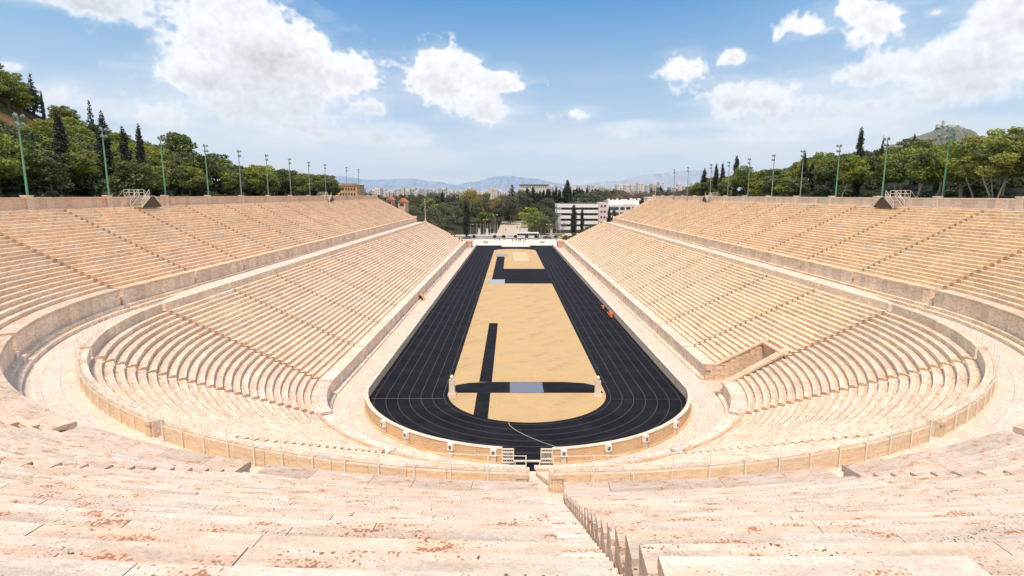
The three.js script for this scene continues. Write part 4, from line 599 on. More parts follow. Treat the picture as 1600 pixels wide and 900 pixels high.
function scatter(n, tries, box, minD, taken = []) { const out = []; for (let k = 0; k < tries && out.length < n; k++) { const x = R(box[0], box[1]), z = R(box[2], box[3]); if (taken.concat(out).every((p) => Math.hypot(p[0] - x, p[1] - z) > minD)) out.push([x, z]); } return out; }
const horizon = {}; const hidden = (key, x, y, z, H, w) => { const [px, py, D] = seen(x, y + H, z), buf = horizon[key] ??= new Float32Array(420).fill(1e4), r = Math.max(1, Math.round(w / D * 900 / 4)), c = Math.round(px / 4) + 60; let vis = 0; for (let k = c - r; k <= c + r; k++) if (k >= 0 && k < 420 && py < buf[k] - 2) vis++; for (let k = c - Math.round(r * .6); k <= c + Math.round(r * .6); k++) if (k >= 0 && k < 420) buf[k] = Math.min(buf[k], py + 2.2 / D * 900); return !vis; };
const seen = (x, y, z) => { const v = new THREE.Vector3(x, y, z).applyMatrix4(camera.matrixWorldInverse); return [800 + 900 * v.x / -v.z, 450 - 900 * v.y / -v.z, -v.z]; };
camera.matrixWorldInverse.copy(camera.matrixWorld).invert();
// left hillside wood
{
  const GL = 'pines of the wood on the left hillside', taken = [];
  // dark cypresses that stand out in front: pixel x, top y, distance
  [[88, 168, 92, 'leftmost of the tall dark cypresses behind the left wall', 1.15], [156, 172, 104, 'tall dark cypress behind the left wall, beside the second mast', 1.1], [191, 196, 106, 'dark cypress squeezed behind the second left mast', 1.2], [215, 190, 112, 'slender dark cypress right of the second left mast', .85], [63, 140, 185, 'thin cypress standing on the rocky top of the left hill', .7], [469, 272, 262, 'short dark cypress at the far end of the left wood', 1.2]].forEach(([px, py, D, label, w]) => { const p = at(px, py, D), y = hillY('left', p.x, p.z) - .2; taken.push([p.x, p.z]); tree('cypress', [p.x, y, p.z], Math.max(6, p.y - y), label, null, { w }); });
  { const p = at(46, 114, 190); tree('spruce', [p.x, hillY('left', p.x, p.z), p.z], Math.max(9, p.y - hillY('left', p.x, p.z)), 'dark blue-green spruce on the skyline of the left hill', null, { w: 1.0 }); taken.push([p.x, p.z]); }
  { const p = at(138, 156, 175); tree('spruce', [p.x, hillY('left', p.x, p.z), p.z], Math.max(8, p.y - hillY('left', p.x, p.z)), 'thin ragged conifer on the skyline above the cypresses', null, { w: .7 }); }
  { const p = at(275, 198, 190); tree('pine', [p.x, hillY('left', p.x, p.z), p.z], Math.max(9, p.y - hillY('left', p.x, p.z)), 'spreading dark pine rising above the skyline of the left wood', null, { mat: MAT.dim, v: 2 }); }
  { const p = at(8, 118, 178); tree('pine', [p.x, hillY('left', p.x, p.z), p.z], 9, 'dark pine on the rocky top of the left hill', null, { mat: MAT.dim, v: 1 }); }
  for (const [x, z] of scatter(640, 14000, [-205, -63.5, -262, 6], 3.7, taken).sort((a, b) => b[1] - a[1])) {
    const y = hillY('left', x, z) - .3, [px, py] = seen(x, y + 8, z); if (px < -130 || px > 520) continue; if (px < 75 && py < 178 && py > 140) continue;
    const H = R(6.8, 9.6); if (hidden('left', x, y, z, H, 3)) continue; tree('pine', [x, y, z], H, 'green pine in the dense wood covering the left hillside', GL, { mat: rnd() < .3 ? MAT.lush : rnd() < .45 ? MAT.deep : M.leaf, w: R(1.05, 1.35) });
  }
  for (const [x, z] of scatter(130, 3000, [-96, -62.6, -200, 4], 2.6)) { const y = hillY('left', x, z), [px] = seen(x, y, z); if (px < -60 || px > 520) continue; tree('bush', [x, y - .1, z], R(1.5, 3.4), 'low green shrub under the pines of the left hillside', 'shrubs under the left wood', { mat: rnd() < .5 ? MAT.dim : M.leaf }); }
}
// right-hand grove
{
  const GR = 'pines of the grove above the right stand', taken = [];
  [[1347, 195, 118, 'tall slender dark cypress rising above the right grove', .8], [1258, 236, 150, 'dark cypress beside the mast in the right grove', 1.1], [1152, 241, 185, 'dark pointed cypress left of the right grove', 1.15], [1101, 262, 215, 'leftmost dark cypress at the far end of the right stand', 1.5], [1120, 254, 205, 'dark cypress second from the far end of the right stand', 1.1], [1130, 253, 200, 'dark cypress third from the far end of the right stand', 1.0], [1166, 262, 190, 'short dark cypress beside the pointed one', 1.3], [1381, 210, 130, 'thin bare-topped cypress behind the third mast', .5], [1430, 207, 210, 'small cypress on the skyline below the conical hill', .9], [1270, 252, 152, 'broad dark cypress low in the right grove', 1.6]].forEach(([px, py, D, label, w]) => { const p = at(px, py, D), y = hillY('right', p.x, p.z) - .2; taken.push([p.x, p.z]); tree('cypress', [p.x, y, p.z], Math.max(6, p.y - y), label, null, { w }); });
  { const p = at(1511, 215, 92), y = hillY('right', p.x, p.z); const t = thing('bare_tree', 'dead conifer with bare upright trunk in front of the right grove', 'tree', [p.x, y - .3, p.z]), b = new MB(); b.bar([0, 0, 0], [.1, p.y - y, 0], .19, .04, [.24, .18, .14], 7); put('trunk', b.geo(), M.bark, t); const c = new MB(); for (let k = 0; k < 22; k++) { const h = 3 + k * .4, a = k * 2.2; c.bar([0, h, 0], [Math.cos(a) * R(.4, 1.1), h + R(-.3, .3), Math.sin(a) * R(.4, 1.1)], .03, .012, [.2, .14, .1], 4); } put('branch', c.geo(), M.bark, t); }
  for (const [x, z] of scatter(340, 9000, [64.5, 180, -215, 24], 4.2, taken).sort((a, b) => b[1] - a[1])) {
    const y = hillY('right', x, z) - .3, [px] = seen(x, y + 8, z); if (px < 1085 || px > 1740) continue; const u = x - 62, H = R(8, 10) * (px < 1250 ? .82 : 1); if (hidden('right', x, y, z, H, 3) && u > 34) continue;
    tree('pine', [x, y, z], H, 'green pine in the grove above the right stand', GR, { mat: rnd() < .4 ? MAT.lush : rnd() < .4 ? MAT.deep : M.leaf, bark: u < 22 ? paleBark : M.bark, w: R(.95, 1.2) });
  }
  // leaning pale trunks along the front of the grove
  [[1548, 0], [1522, 1], [1425, 2], [1310, 3], [1590, 4], [1455, 5], [1170, 6]].forEach(([px, k]) => { const X = 62.5 + .6 * k, p = { x: X, z: 60.1 - (X + 1.78) * 900 / (px - 803) }, y = hillY('right', p.x, p.z), t = thing('leaning_pine', ['pale forked pine with two leaning trunks behind the right wall', 'pale pine trunk leaning left beside the forked one', 'pale crooked pine trunk behind the third mast of the right wall', 'pale twisted pine trunk left of the tall cypress', 'thick brown pine trunk at the right edge of the grove', 'pale slanting pine trunk right of the metal steps', 'pale bent trunk at the far end of the right grove'][k], 'tree', [p.x, y - .2, p.z]), b = new MB(), c = k === 4 ? [.3, .22, .17] : [.42, .38, .34], s = [-1, -1, 1, 1, 1, 1, -1][k]; const stem = (dx, h, r) => { b.bar([0, 0, 0], [dx * .35, h * .45, .2], r, r * .8, c, 6); b.bar([dx * .35, h * .45, .2], [dx, h, -.2], r * .8, r * .5, c, 6); b.bar([dx * .6, h * .7, 0], [dx * .6 + 1.2, h * .9, .3], r * .4, r * .2, c, 5); }; stem(s * 1.8, 5.4, .15); if (k === 0) { stem(1.9, 5.6, .14); stem(-.4, 5, .11); } put('trunk', b.geo(), M.bark, t); const [, cg] = PROTO.pine[k % 5], m = put('crown', cg, k % 2 ? MAT.lush : M.leaf, t); m.position.set(s * 1.5, 1.2, 0); });
  for (const [x, z] of scatter(110, 3000, [63, 120, -190, 10], 3)) { const y = hillY('right', x, z), [px] = seen(x, y, z); if (px < 1090 || px > 1650) continue; tree('bush', [x, y - .1, z], R(1.2, 2.6), 'low green shrub at the foot of the right grove', 'shrubs under the right grove', { mat: rnd() < .5 ? MAT.lush : M.leaf }); }
}
// ---------------------------------------------------------------- park beyond the open end
{
  const placeAt = (kind, px, py, D, label, o = {}, group) => { const p = at(px, py, D), y = G(p.x, p.z) - .2; return tree(kind, [p.x, y, p.z], Math.max(4, p.y - y), label, group, o); };
  placeAt('broadleaf', 836, 333, 335, 'wide bright green tree right of the avenue, in front of the white office block', { mat: MAT.lime, w: 1.7, v: 0 });
  placeAt('broadleaf', 852, 339, 328, 'round green tree against the left end of the white office block', { mat: MAT.lush, w: 1.2, v: 1 });
  placeAt('pine', 826, 322, 390, 'flat-topped green pine behind the wide bright green tree', { mat: MAT.lush, w: 1.4 });
  placeAt('broadleaf', 733, 299, 430, 'yellow autumn tree left of the avenue', { mat: MAT.yellow, w: 1.1 });
  placeAt('broadleaf', 742, 306, 425, 'smaller yellow-orange tree beside the yellow autumn tree', { mat: MAT.yellow, w: .9, v: 2 });
  placeAt('broadleaf', 777, 307, 450, 'yellow-green tree left of the pinkish bare trees', { mat: MAT.yellow, w: .9, v: 3 });
  placeAt('broadleaf', 800, 305, 455, 'golden tree just left of the dark cypress row', { mat: MAT.yellow, w: .9, v: 4 });
  placeAt('bare', 788, 303, 460, 'pinkish bare tree between the golden trees', { w: 1.3 });
  placeAt('bare', 857, 306, 445, 'pinkish bare tree in front of the dark cypress row', { w: 1.0 });
  placeAt('bare', 985, 296, 430, 'wide reddish bare tree behind the white office block', { w: 2.0 }); placeAt('bare', 1003, 298, 425, 'second reddish bare tree behind the white office block', { w: 1.8 }); placeAt('bare', 1045, 292, 440, 'brown bare tree at the far right of the park', { w: 1.4 });
  placeAt('bare', 875, 345, 318, 'pale brown bare tree in front of the white office block', { w: .9 });
  placeAt('broadleaf', 795, 337, 420, 'brownish tree closing the far end of the avenue', { mat: MAT.rust, w: 1.4 });
  placeAt('broadleaf', 690, 318, 352, 'dark grey-green tree above the left stand end', { mat: MAT.grey, w: 1.0 });
  placeAt('cypress', 728, 309, 305, 'tall dark cypress left of the flagpoles', { w: 1.3 }); placeAt('cypress', 897, 318, 318, 'tall dark cypress in front of the white office block', { w: 1.45 }); placeAt('cypress', 910, 322, 326, 'slimmer dark cypress right of the tall one before the office block', { w: 1.0 });
  placeAt('cypress', 952, 322, 300, 'dark cypress before the pink stair tower, left of a pair', { w: 1.0 }); placeAt('cypress', 960, 321, 302, 'dark cypress before the pink stair tower, right of a pair', { w: 1.0 });
  placeAt('cypress', 887, 279, 640, 'dark tree on the skyline above the cypress row', { w: 1.7 });
  placeAt('spruce', 800, 288, 560, 'dark dome-shaped conifer on the skyline near the middle', { w: 1.6 });
  // row of dark cypresses
  for (let k = 0; k < 22; k++) { const px = 818 + k * 5.2 + R(-1.5, 1.5); placeAt('cypress', px, 293 + R(-4, 7) - (k > 12 ? 1 : 0), 520 + R(-30, 30), 'dark cypress in the long row across the park', { w: R(1.2, 1.7) }, 'cypresses of the row across the park'); }
  const groups = { broadleaf: 'mixed broadleaf trees of the park', pine: 'pines of the park', cypress: 'scattered cypresses of the park', bare: 'bare trees of the park' };
  const labels = { broadleaf: 'rounded green tree of the park beyond the open end', pine: 'green pine of the park beyond the open end', cypress: 'scattered dark cypress of the park beyond the open end', bare: 'bare brown tree of the park beyond the open end' };
  const mats = [M.leaf, MAT.grey, MAT.grey, MAT.dim, MAT.dim, MAT.deep, MAT.olive, MAT.dim];
  let count = 0;
  for (let k = 0; k < 4000 && count < 290; k++) {
    const D = 292 + 520 * Math.pow(rnd(), 1.25), px = R(560, 1130), p = at(px, 330, D), x = p.x, z = p.z;
    if (Math.abs(x - lerp(-1, 6, (D - 345) / 224)) < 14 && D < 400) continue;                 // the avenue
    if (px > 862 && D < 405) continue; if (px > 1010 && D < 330) continue;
    if (px > 690 && px < 870 && D < 328) continue; if (px > 738 && px < 870 && D < 348) continue;
    const r = rnd(), kind = r < .60 ? 'broadleaf' : r < .74 ? 'pine' : r < .90 ? 'cypress' : 'bare';
    let H = { broadleaf: R(9, 15), pine: R(9, 13), cypress: R(11, 17), bare: R(8, 12) }[kind]; if (D > 480 && px > 880) H *= .95;
    const y = G(x, z) - .2, top = seen(x, y + H, z)[1], lim = px < 640 ? 300 : px < 880 ? 296 : 286; const want = lim + R(0, 12) + (D < 450 ? (450 - D) * .22 : 0), p2 = at(px, want, D); if (kind !== 'bare') H = clamp(p2.y - y, H * .8, H * 1.5); if (seen(x, y + H, z)[1] < lim - 5) H = clamp(at(px, lim + R(0, 5), D).y - y, 5, 30);
    tree(kind, [x, y, z], H, labels[kind], groups[kind], { mat: kind === 'bare' ? undefined : kind === 'cypress' ? M.leaf : mats[Math.floor(rnd() * mats.length)], w: R(.95, 1.35) }); count++;
  }
  // thick shrubs at the ends of the stands
  for (const [px, py, D] of [[592, 318, 262], [604, 323, 265], [622, 334, 262], [640, 338, 270], [655, 344, 268], [676, 350, 266], [690, 358, 262], [702, 361, 268], [912, 360, 262], [925, 352, 268], [898, 362, 270], [884, 366, 275], [938, 350, 275]]) { const p = at(px, py, D), y = G(p.x, p.z); tree('broadleaf', [p.x, y - .2, p.z], Math.max(4, p.y - y), 'dark green tree growing close against the open end of the stands', 'trees at the ends of the stands', { mat: rnd() < .5 ? MAT.dim : MAT.grey, w: 1.3 }); }
}
// ---------------------------------------------------------------- buildings beyond
function block(name, label, px0, px1, ytop, D, deep, yb, build) {   // frontage between two pixels, D metres ahead
  const a = at(px0, ytop, D), b = at(px1, ytop, D), base = yb ?? G(a.x, a.z) - 1, w = b.x - a.x, h = a.y - base, t = thing(name, label, 'building', [a.x + w / 2, base, a.z]); build(t, w, h, deep); return t;
}
const boxPart = (t, name, x0, y0, z0, x1, y1, z1, col, mat = M.plain) => { const b = new MB(); b.box(x0, y0, z0, x1, y1, z1, col); return put(name, b.geo(), mat, t); };
// white office block with strip windows, pink stair tower
block('office_building', 'long white five-storey office block with dark strip windows behind the right stand end', 871, 937, 319, 372, 20, -3, (t, w, h, d) => {
  boxPart(t, 'wall', -w / 2 + .5, 0, -d, w / 2 - .2, h - .4, -.9, [.55, .54, .53]);
  for (let k = 0; k < 6; k++) { const y = h - 2.1 - k * 3.55; boxPart(t, 'spandrel', -w / 2 + (k > 1 ? 2 : 0), y, -d, w / 2, y + 2.05, 0, [.84, .84, .85]); if (k < 5) for (let q = 0; q < 8; q++) boxPart(t, 'window', -w / 2 + 2.6 + q * (w - 3.4) / 8, y - 1.45, -.95, -w / 2 + 2.5 + (q + 1) * (w - 3.4) / 8, y - .05, -.85, [.05, .055, .07], M.glass); }
  boxPart(t, 'roof', -w / 2 + .2, h - .05, -d + .2, w / 2 - .2, h + .1, -.2, [.62, .60, .56]); for (let k = 0; k < 7; k++) boxPart(t, 'planter', -w / 2 + 2 + k * 3.6, h + .1, -4 - R(0, 8), -w / 2 + 4.6 + k * 3.6, h + R(.7, 1.4), -3, [.10, .14, .05]);
});
block('stair_tower', 'pale pink stair tower at the right end of the white office block', 936.5, 949, 316, 368, 14, -3, (t, w, h, d) => {
  boxPart(t, 'wall', -w / 2, 0, -d, w / 2, h, 0, [.72, .62, .61]); for (let k = 0; k < 5; k++) for (const s of [-1, 1]) boxPart(t, 'window', s * w * .2 - w * .11, h - 3.2 - k * 3.5, -.1, s * w * .2 + w * .11, h - 1.7 - k * 3.5, .06, [.16, .09, .1], M.glass);
});
block('office_building', 'white stepped office wing right of the pink stair tower', 948, 1010, 313, 392, 26, -3, (t, w, h, d) => {
  boxPart(t, 'wall', -w / 2, 0, -d, w / 2, h - 3, 0, [.74, .72, .72]); boxPart(t, 'setback', -w / 2 + 2, h - 3, -d, w / 2 - 4, h, -4, [.82, .82, .83]); boxPart(t, 'pink_wall', -2, 0, -d + 1, 5.5, h - 2.6, .15, [.75, .67, .66]);
  for (let r = 0; r < 3; r++) for (let k = 0; k < 6; k++) { const x = -w / 2 + 1.5 + k * 3.9; boxPart(t, 'window', x, h - 6.2 - r * 3.6, -.1, x + 2.9, h - 4.4 - r * 3.6, .2, [.10, .10, .12], M.glass); }
  for (let k = 0; k < 8; k++) boxPart(t, 'roof_box', -w / 2 + 2 + k * 3, h, -8 - R(0, 6), -w / 2 + 2 + k * 3 + R(.8, 1.8), h + R(.6, 1.6), -7, [.72, .71, .7]);
});
block('villa', 'small cream house with red roof above the far end of the right stand', 1012, 1022, 309, 330, 9, 5, (t, w, h, d) => { boxPart(t, 'wall', -w / 2, 0, -d, w / 2, h, 0, [.8, .78, .74]); boxPart(t, 'parapet', -w / 2 - .2, h, -d - .2, w / 2 + .2, h + .5, .2, [.84, .82, .78]); });
block('mansion', 'orange neoclassical building with flat cornice above the left stand', 528, 558, 290, 430, 20, 10, (t, w, h, d) => {
  boxPart(t, 'wall', -w / 2, 0, -d, w / 2, h, 0, [.62, .37, .19]); boxPart(t, 'cornice', -w / 2 - .5, h, -d - .5, w / 2 + .5, h + .7, .5, [.5, .3, .2]); boxPart(t, 'attic', -w / 2 + 2, h + .7, -d + 2, w / 2 - 4, h + 1.7, -1, [.33, .27, .27]);
  for (let r = 0; r < 2; r++) for (let k = 0; k < 6; k++) { const x = -w / 2 + 1.2 + k * (w - 2) / 6; boxPart(t, 'window', x, h - 3.6 - r * 4, -.1, x + 1.2, h - 1.4 - r * 4, .08, [.16, .1, .07], M.glass); }
});
[[604, 612, 308, 300, 'red-roofed house among trees left of the open end, farther left'], [622, 633, 311, 298, 'red-roofed house among trees left of the open end, nearer the middle']].forEach(([a, b, y, D, label]) => block('house', label, a, b, y, D, 9, G(-70, -240) - 2, (t, w, h, d) => { boxPart(t, 'wall', -w / 2, 0, -d, w / 2, h - 1.4, 0, [.6, .42, .3]); const g = extrude([[-w / 2 - .4, 0], [0, 1.9], [w / 2 + .4, 0]], d + .8); g.translate(0, h - 1.5, -d - .4); put('roof', paint(g, [.52, .19, .09]), M.plain, t); boxPart(t, 'window', -1, h - 3.6, -.1, 1, h - 2.2, .06, [.12, .1, .1], M.glass); }));
{
  // city blocks in sectors: left and right pixel, how many, highest and lowest roof line, where
  [[466, 526, 7, 295, 300, 'left of the orange mansion'], [562, 640, 10, 294, 300, 'between the orange mansion and the mountains'], [640, 722, 12, 292, 299, 'behind the trees left of the avenue'], [722, 812, 13, 293, 300, 'on the skyline behind the yellow trees'], [858, 962, 12, 289, 297, 'on the skyline behind the cypress row'], [964, 1040, 7, 284, 292, 'above the white office blocks'], [1046, 1112, 6, 285, 294, 'above the far end of the right stand']].forEach(([p0, p1, n, y0, y1, where]) => {
    for (let i = 0; i < n; i++) {
      const a = lerp(p0, p1, (i + R(0, .25)) / n), b = lerp(p0, p1, (i + R(.75, 1.3)) / n), y = R(y0, y1), D = R(720, 1350), col = jit([.68, .64, .60], .15, .06);
      block('apartment_building', ORD[i] + ' pale city block ' + where + ', from the left', a, b, y, D, R(10, 22), -4, (t, w, h, d) => {
        boxPart(t, 'wall', -w / 2, 0, -d, w / 2, h, 0, col); const nf = Math.min(5, Math.floor(h / 4.2)), m = Math.max(2, Math.round(w / 5)), sty = rnd();
        for (let k = 0; k < nf; k++) { for (let q = 0; q < m; q++) { if (rnd() < .15) continue; const x0 = -w / 2 + w * (q + .14) / m; boxPart(t, 'window', x0, h - 2.9 - k * 3.3, -.2, x0 + w * R(.3, .6) / m, h - 1.7 - k * 3.3, .22, jit([.30, .30, .31], .3), M.glass); } if (sty < .55) boxPart(t, 'balcony', -w * R(.3, .5), h - 3.5 - k * 3.3, -.5, w * R(.3, .5), h - 3.1 - k * 3.3, 1.0, jit([.7, .68, .65], .1)); }
        if (rnd() < .5) { const c = w * R(-.2, .2); boxPart(t, 'roof_house', c - w * R(.15, .3), h, -d * .7, c + w * R(.15, .3), h + R(.8, 1.9), -3, jit([.68, .66, .64], .12)); }
        boxPart(t, 'parapet', -w / 2, h, -.5, w / 2, h + R(.3, .9), 0, jit([.7, .68, .66], .08));
      });
    }
  });
  block('museum_building', 'long low pale building with a dark roof line on the skyline above the cypresses', 812, 857, 288, 1080, 30, -2, (t, w, h, d) => { boxPart(t, 'wall', -w / 2, 0, -d, w / 2, h - 1.6, 0, [.62, .58, .52]); boxPart(t, 'roof', -w / 2 - .8, h - 1.6, -d - 1, w / 2 + .8, h, 1, [.16, .15, .15]); for (let k = 0; k < 12; k++) boxPart(t, 'window', -w / 2 + 2 + k * (w - 4) / 12, h - 6, -.2, -w / 2 + 2 + (k + .6) * (w - 4) / 12, h - 3.4, .2, [.3, .3, .3], M.glass); });
}
// ---------------------------------------------------------------- forecourt
const clay = [.30, .20, .14];
[[740.6, 0], [773, 1], [787, 2], [805.5, 3], [823, 4], [837.5, 5], [868.5, 6]].forEach(([px, k]) => {
  const x = at(px, 369, 296).x;
  const label = ['farthest left clipped round bush in a pot at the kerb', 'clipped bush in a pot second from the left at the kerb', 'clipped bush in a pot left of the group of people', 'clipped bush in a pot at the left end of the coach', 'clipped bush in a pot in front of the middle of the coach', 'clipped bush in a pot at the right end of the coach', 'farthest right clipped round bush in a pot at the kerb'][k];
  const t = thing('potted_bush', label, 'potted bush', [x, YP, -236]); const pot = paint(new THREE.LatheGeometry([[0, 0], [.5, 0], [.62, .35], [.72, .7], [.78, .72], [.78, .8], [.6, .8], [0, .78]].map((p) => new THREE.Vector2(...p)), 16), [.55, .52, .46]); put('pot', pot, M.plain, t);
  put('foliage', leaves(700, blobs([[0, 1.55, 0, .95, .9, .95]]), .12, () => jit([.025, .035, .014], .35, .08)), M.leaf, t);
});
for (const s of [-1, 1]) for (let k = 0; k < 9; k++) {
  const x = s < 0 ? -21.5 + k * 2.0 : 9.5 + k * 2.2, t = thing('flagpole', 'white flagpole in the row ' + (s < 0 ? 'left' : 'right') + ' of the avenue', 'flagpole', [x, YP, -278 - (k % 2) * .6], 'flagpoles in rows at the mouth of the avenue, ' + (s < 0 ? 'left row' : 'right row')), b = new MB(); b.bar([0, 0, 0], [0, 6.2, 0], .09, .05, [.75, .75, .75], 6); put('pole', b.geo(), M.paint, t); const c = new MB(); c.box(-.2, 0, -.2, .2, .3, .2, [.6, .58, .55]); put('base', c.geo(), M.plain, t);
}
[[-10.5, -268, 11.5, 'tall double street lamp left of the avenue, in front of the flagpoles'], [-16.5, -276, 8.5, 'double street lamp farther left among the flagpoles'], [15.5, -270, 9.5, 'double street lamp right of the coach'], [-24, -262, 6.5, 'short street lamp at the left end of the island'], [19.5, -263, 6.5, 'short street lamp near the right statue']].forEach(([x, z, H, label]) => {
  const t = thing('street_lamp', label, 'street lamp', [x, YP, z]); let b = new MB(); b.bar([0, 0, 0], [0, H, 0], .11, .06, [.42, .44, .45], 6); put('pole', b.geo(), M.metal, t); b = new MB(); b.bar([-1.1, H, 0], [1.1, H, 0], .05, .05, [.42, .44, .45], 5); put('arm', b.geo(), M.metal, t); for (const s of [-1, 1]) { const g = new THREE.SphereGeometry(.32, 8, 6); g.scale(1.3, .5, .8); g.translate(s * 1.1, H - .1, 0); put('lamp_head', paint(g, [.8, .8, .78]), M.paint, t); }
});
// white statues on plinths
[[-19.6, -266, 'white statue on a plinth left of the flagpoles'], [-15.2, -268, 'white statue on a tall plinth beside the left flagpoles'], [21.0, -266, 'white statue on a plinth right of the flagpoles']].forEach(([x, z, label], k) => {
  const t = thing('statue', label, 'statue', [x, YP, z]), c = [.78, .77, .75]; let b = new MB(); b.box(-.7, 0, -.7, .7, 1.3, .7, c); b.box(-.85, 1.3, -.85, .85, 1.45, .85, c); put('plinth', b.geo(), M.pale, t);
  const g = new THREE.LatheGeometry([[.0, 1.45], [.55, 1.45], [.5, 2.2], [.34, 2.9], [.42, 3.35], [.36, 3.6], [.12, 3.72], [.1, 3.8], [.17, 3.95], [.16, 4.12], [0, 4.22]].map((p) => new THREE.Vector2(...p)), 12), p = g.attributes.position; for (let i = 0; i < p.count; i++) { const y = p.getY(i), a = Math.atan2(p.getZ(i), p.getX(i)), f = 1 + (y < 3.2 ? .12 * Math.sin(a * 5 + k) : 0); p.setX(i, p.getX(i) * f + .1 * Math.sin(y)); p.setZ(i, p.getZ(i) * f * .8); } g.computeVertexNormals(); put('figure', paint(g, c), M.pale, t);
  b = new MB(); b.bar([.35, 3.4, 0], [.7, 2.9, .25], .11, .08, c, 6); b.bar([.7, 2.9, .25], [.5, 2.5, .45], .08, .06, c, 6); put('arm', b.geo(), M.pale, t);
});
// vehicles
function wheelGeo(r, w) { const g = new THREE.CylinderGeometry(r, r, w, 14); g.rotateX(Math.PI / 2); return paint(g, [.02, .02, .02]); }
function wheels(t, xs, half, r) { for (const x of xs) for (const s of [-1, 1]) { const m = put('wheel', wheelGeo(r, .24), M.plain, t); m.position.set(x, r, s * (half - .12)); ORIGIN.set(m, [0, 0, 0]); const h = paint(new THREE.CylinderGeometry(r * .55, r * .55, .03, 10).rotateX(Math.PI / 2), [.5, .5, .5]); const c = put('rim', h, M.metal, m); c.position.z = s * .125; } }
{
  const t = thing('coach', 'white touring coach with dark windows parked on the road beyond the arena', 'coach', [7.3, YP - .12, -243.5]);
  let g = extrude([[-6, .35], [-6, 2.9], [-5.7, 3.3], [5.5, 3.35], [5.85, 3.1], [6.1, 1.6], [6.1, .4]], 2.4, .06); g.translate(0, 0, -1.2); put('body', paint(g, [.78, .79, .80]), M.paint, t);
  for (let k = 0; k < 7; k++) for (const s of [-1, 1]) boxPart(t, 'window', -5.5 + k * 1.5, 1.75, s < 0 ? -1.30 : 1.27, -4.08 + k * 1.5, 2.85, s < 0 ? -1.27 : 1.30, [.03, .035, .045], M.glass);
  boxPart(t, 'windscreen', 5.95, 1.5, -1.1, 6.2, 2.9, 1.1, [.03, .035, .045], M.glass); boxPart(t, 'door', 5.1, .5, 1.27, 5.85, 2.9, 1.30, [.07, .08, .09], M.glass); boxPart(t, 'bumper', 6.1, .35, -1.2, 6.25, .7, 1.2, [.5, .5, .52]); boxPart(t, 'roof_unit', -2, 3.38, -.8, 1, 3.6, .8, [.7, .7, .71]); boxPart(t, 'stripe', -6.02, 1.1, 1.262, 5, 1.25, 1.275, [.2, .25, .35]); wheels(t, [-3.8, -2.6, 4.1], 1.24, .5);
}
function car(x, z, yaw, col, label, taxi) {
  const t = thing('car', label, 'car', [x, YP - .12, z]); t.rotation.y = yaw;
  let g = extrude([[-2.1, .35], [-2.1, .8], [-1.9, .92], [-1.0, 1.0], [1.0, .98], [2.0, .82], [2.12, .6], [2.1, .35]], 1.6, .05); g.translate(0, 0, -.8); put('body', paint(g, col), M.paint, t);
  g = extrude([[-1.6, .98], [-1.15, 1.42], [.35, 1.44], [1.05, .98]], 1.36, .04); g.translate(0, 0, -.68); put('cabin', paint(g, [.04, .045, .05]), M.glass, t); boxPart(t, 'roof', -1.05, 1.46, -.66, .32, 1.52, .66, col, M.paint);
  for (const s of [-1, 1]) boxPart(t, 'headlight', 2.1, .58, s * .6 - .18, 2.17, .74, s * .6 + .18, [.7, .7, .7], M.glass); if (taxi) boxPart(t, 'roof_sign', -.6, 1.52, -.25, -.35, 1.68, .25, [.85, .8, .4], M.paint); wheels(t, [-1.3, 1.3], .84, .32);
}
car(26, -242.5, .1, [.75, .52, .03], 'yellow taxi on the road, nearer the coach', true); car(30.5, -246, .2, [.75, .52, .03], 'yellow taxi beside the right stand end', true); car(24.5, -253, 3.2, [.45, .46, .48], 'silver car on the far side of the road behind the taxis'); car(33.5, -240.8, .1, [.30, .08, .05], 'dark red car beside the right stand end'); car(17.5, -242.6, 0, [.10, .10, .11], 'black car right behind the coach'); car(-31, -241.2, 3.14, [.14, .15, .17], 'dark grey car at the left end of the road'); car(-38, -246.5, 0, [.75, .75, .75], 'white car at the left end of the road'); car(-24.5, -241, 3.14, [.09, .10, .12], 'black car left of the first clipped bush');
car(-1.8, -246, 0, [.72, .72, .73], 'white car in front of the avenue, left of the coach');
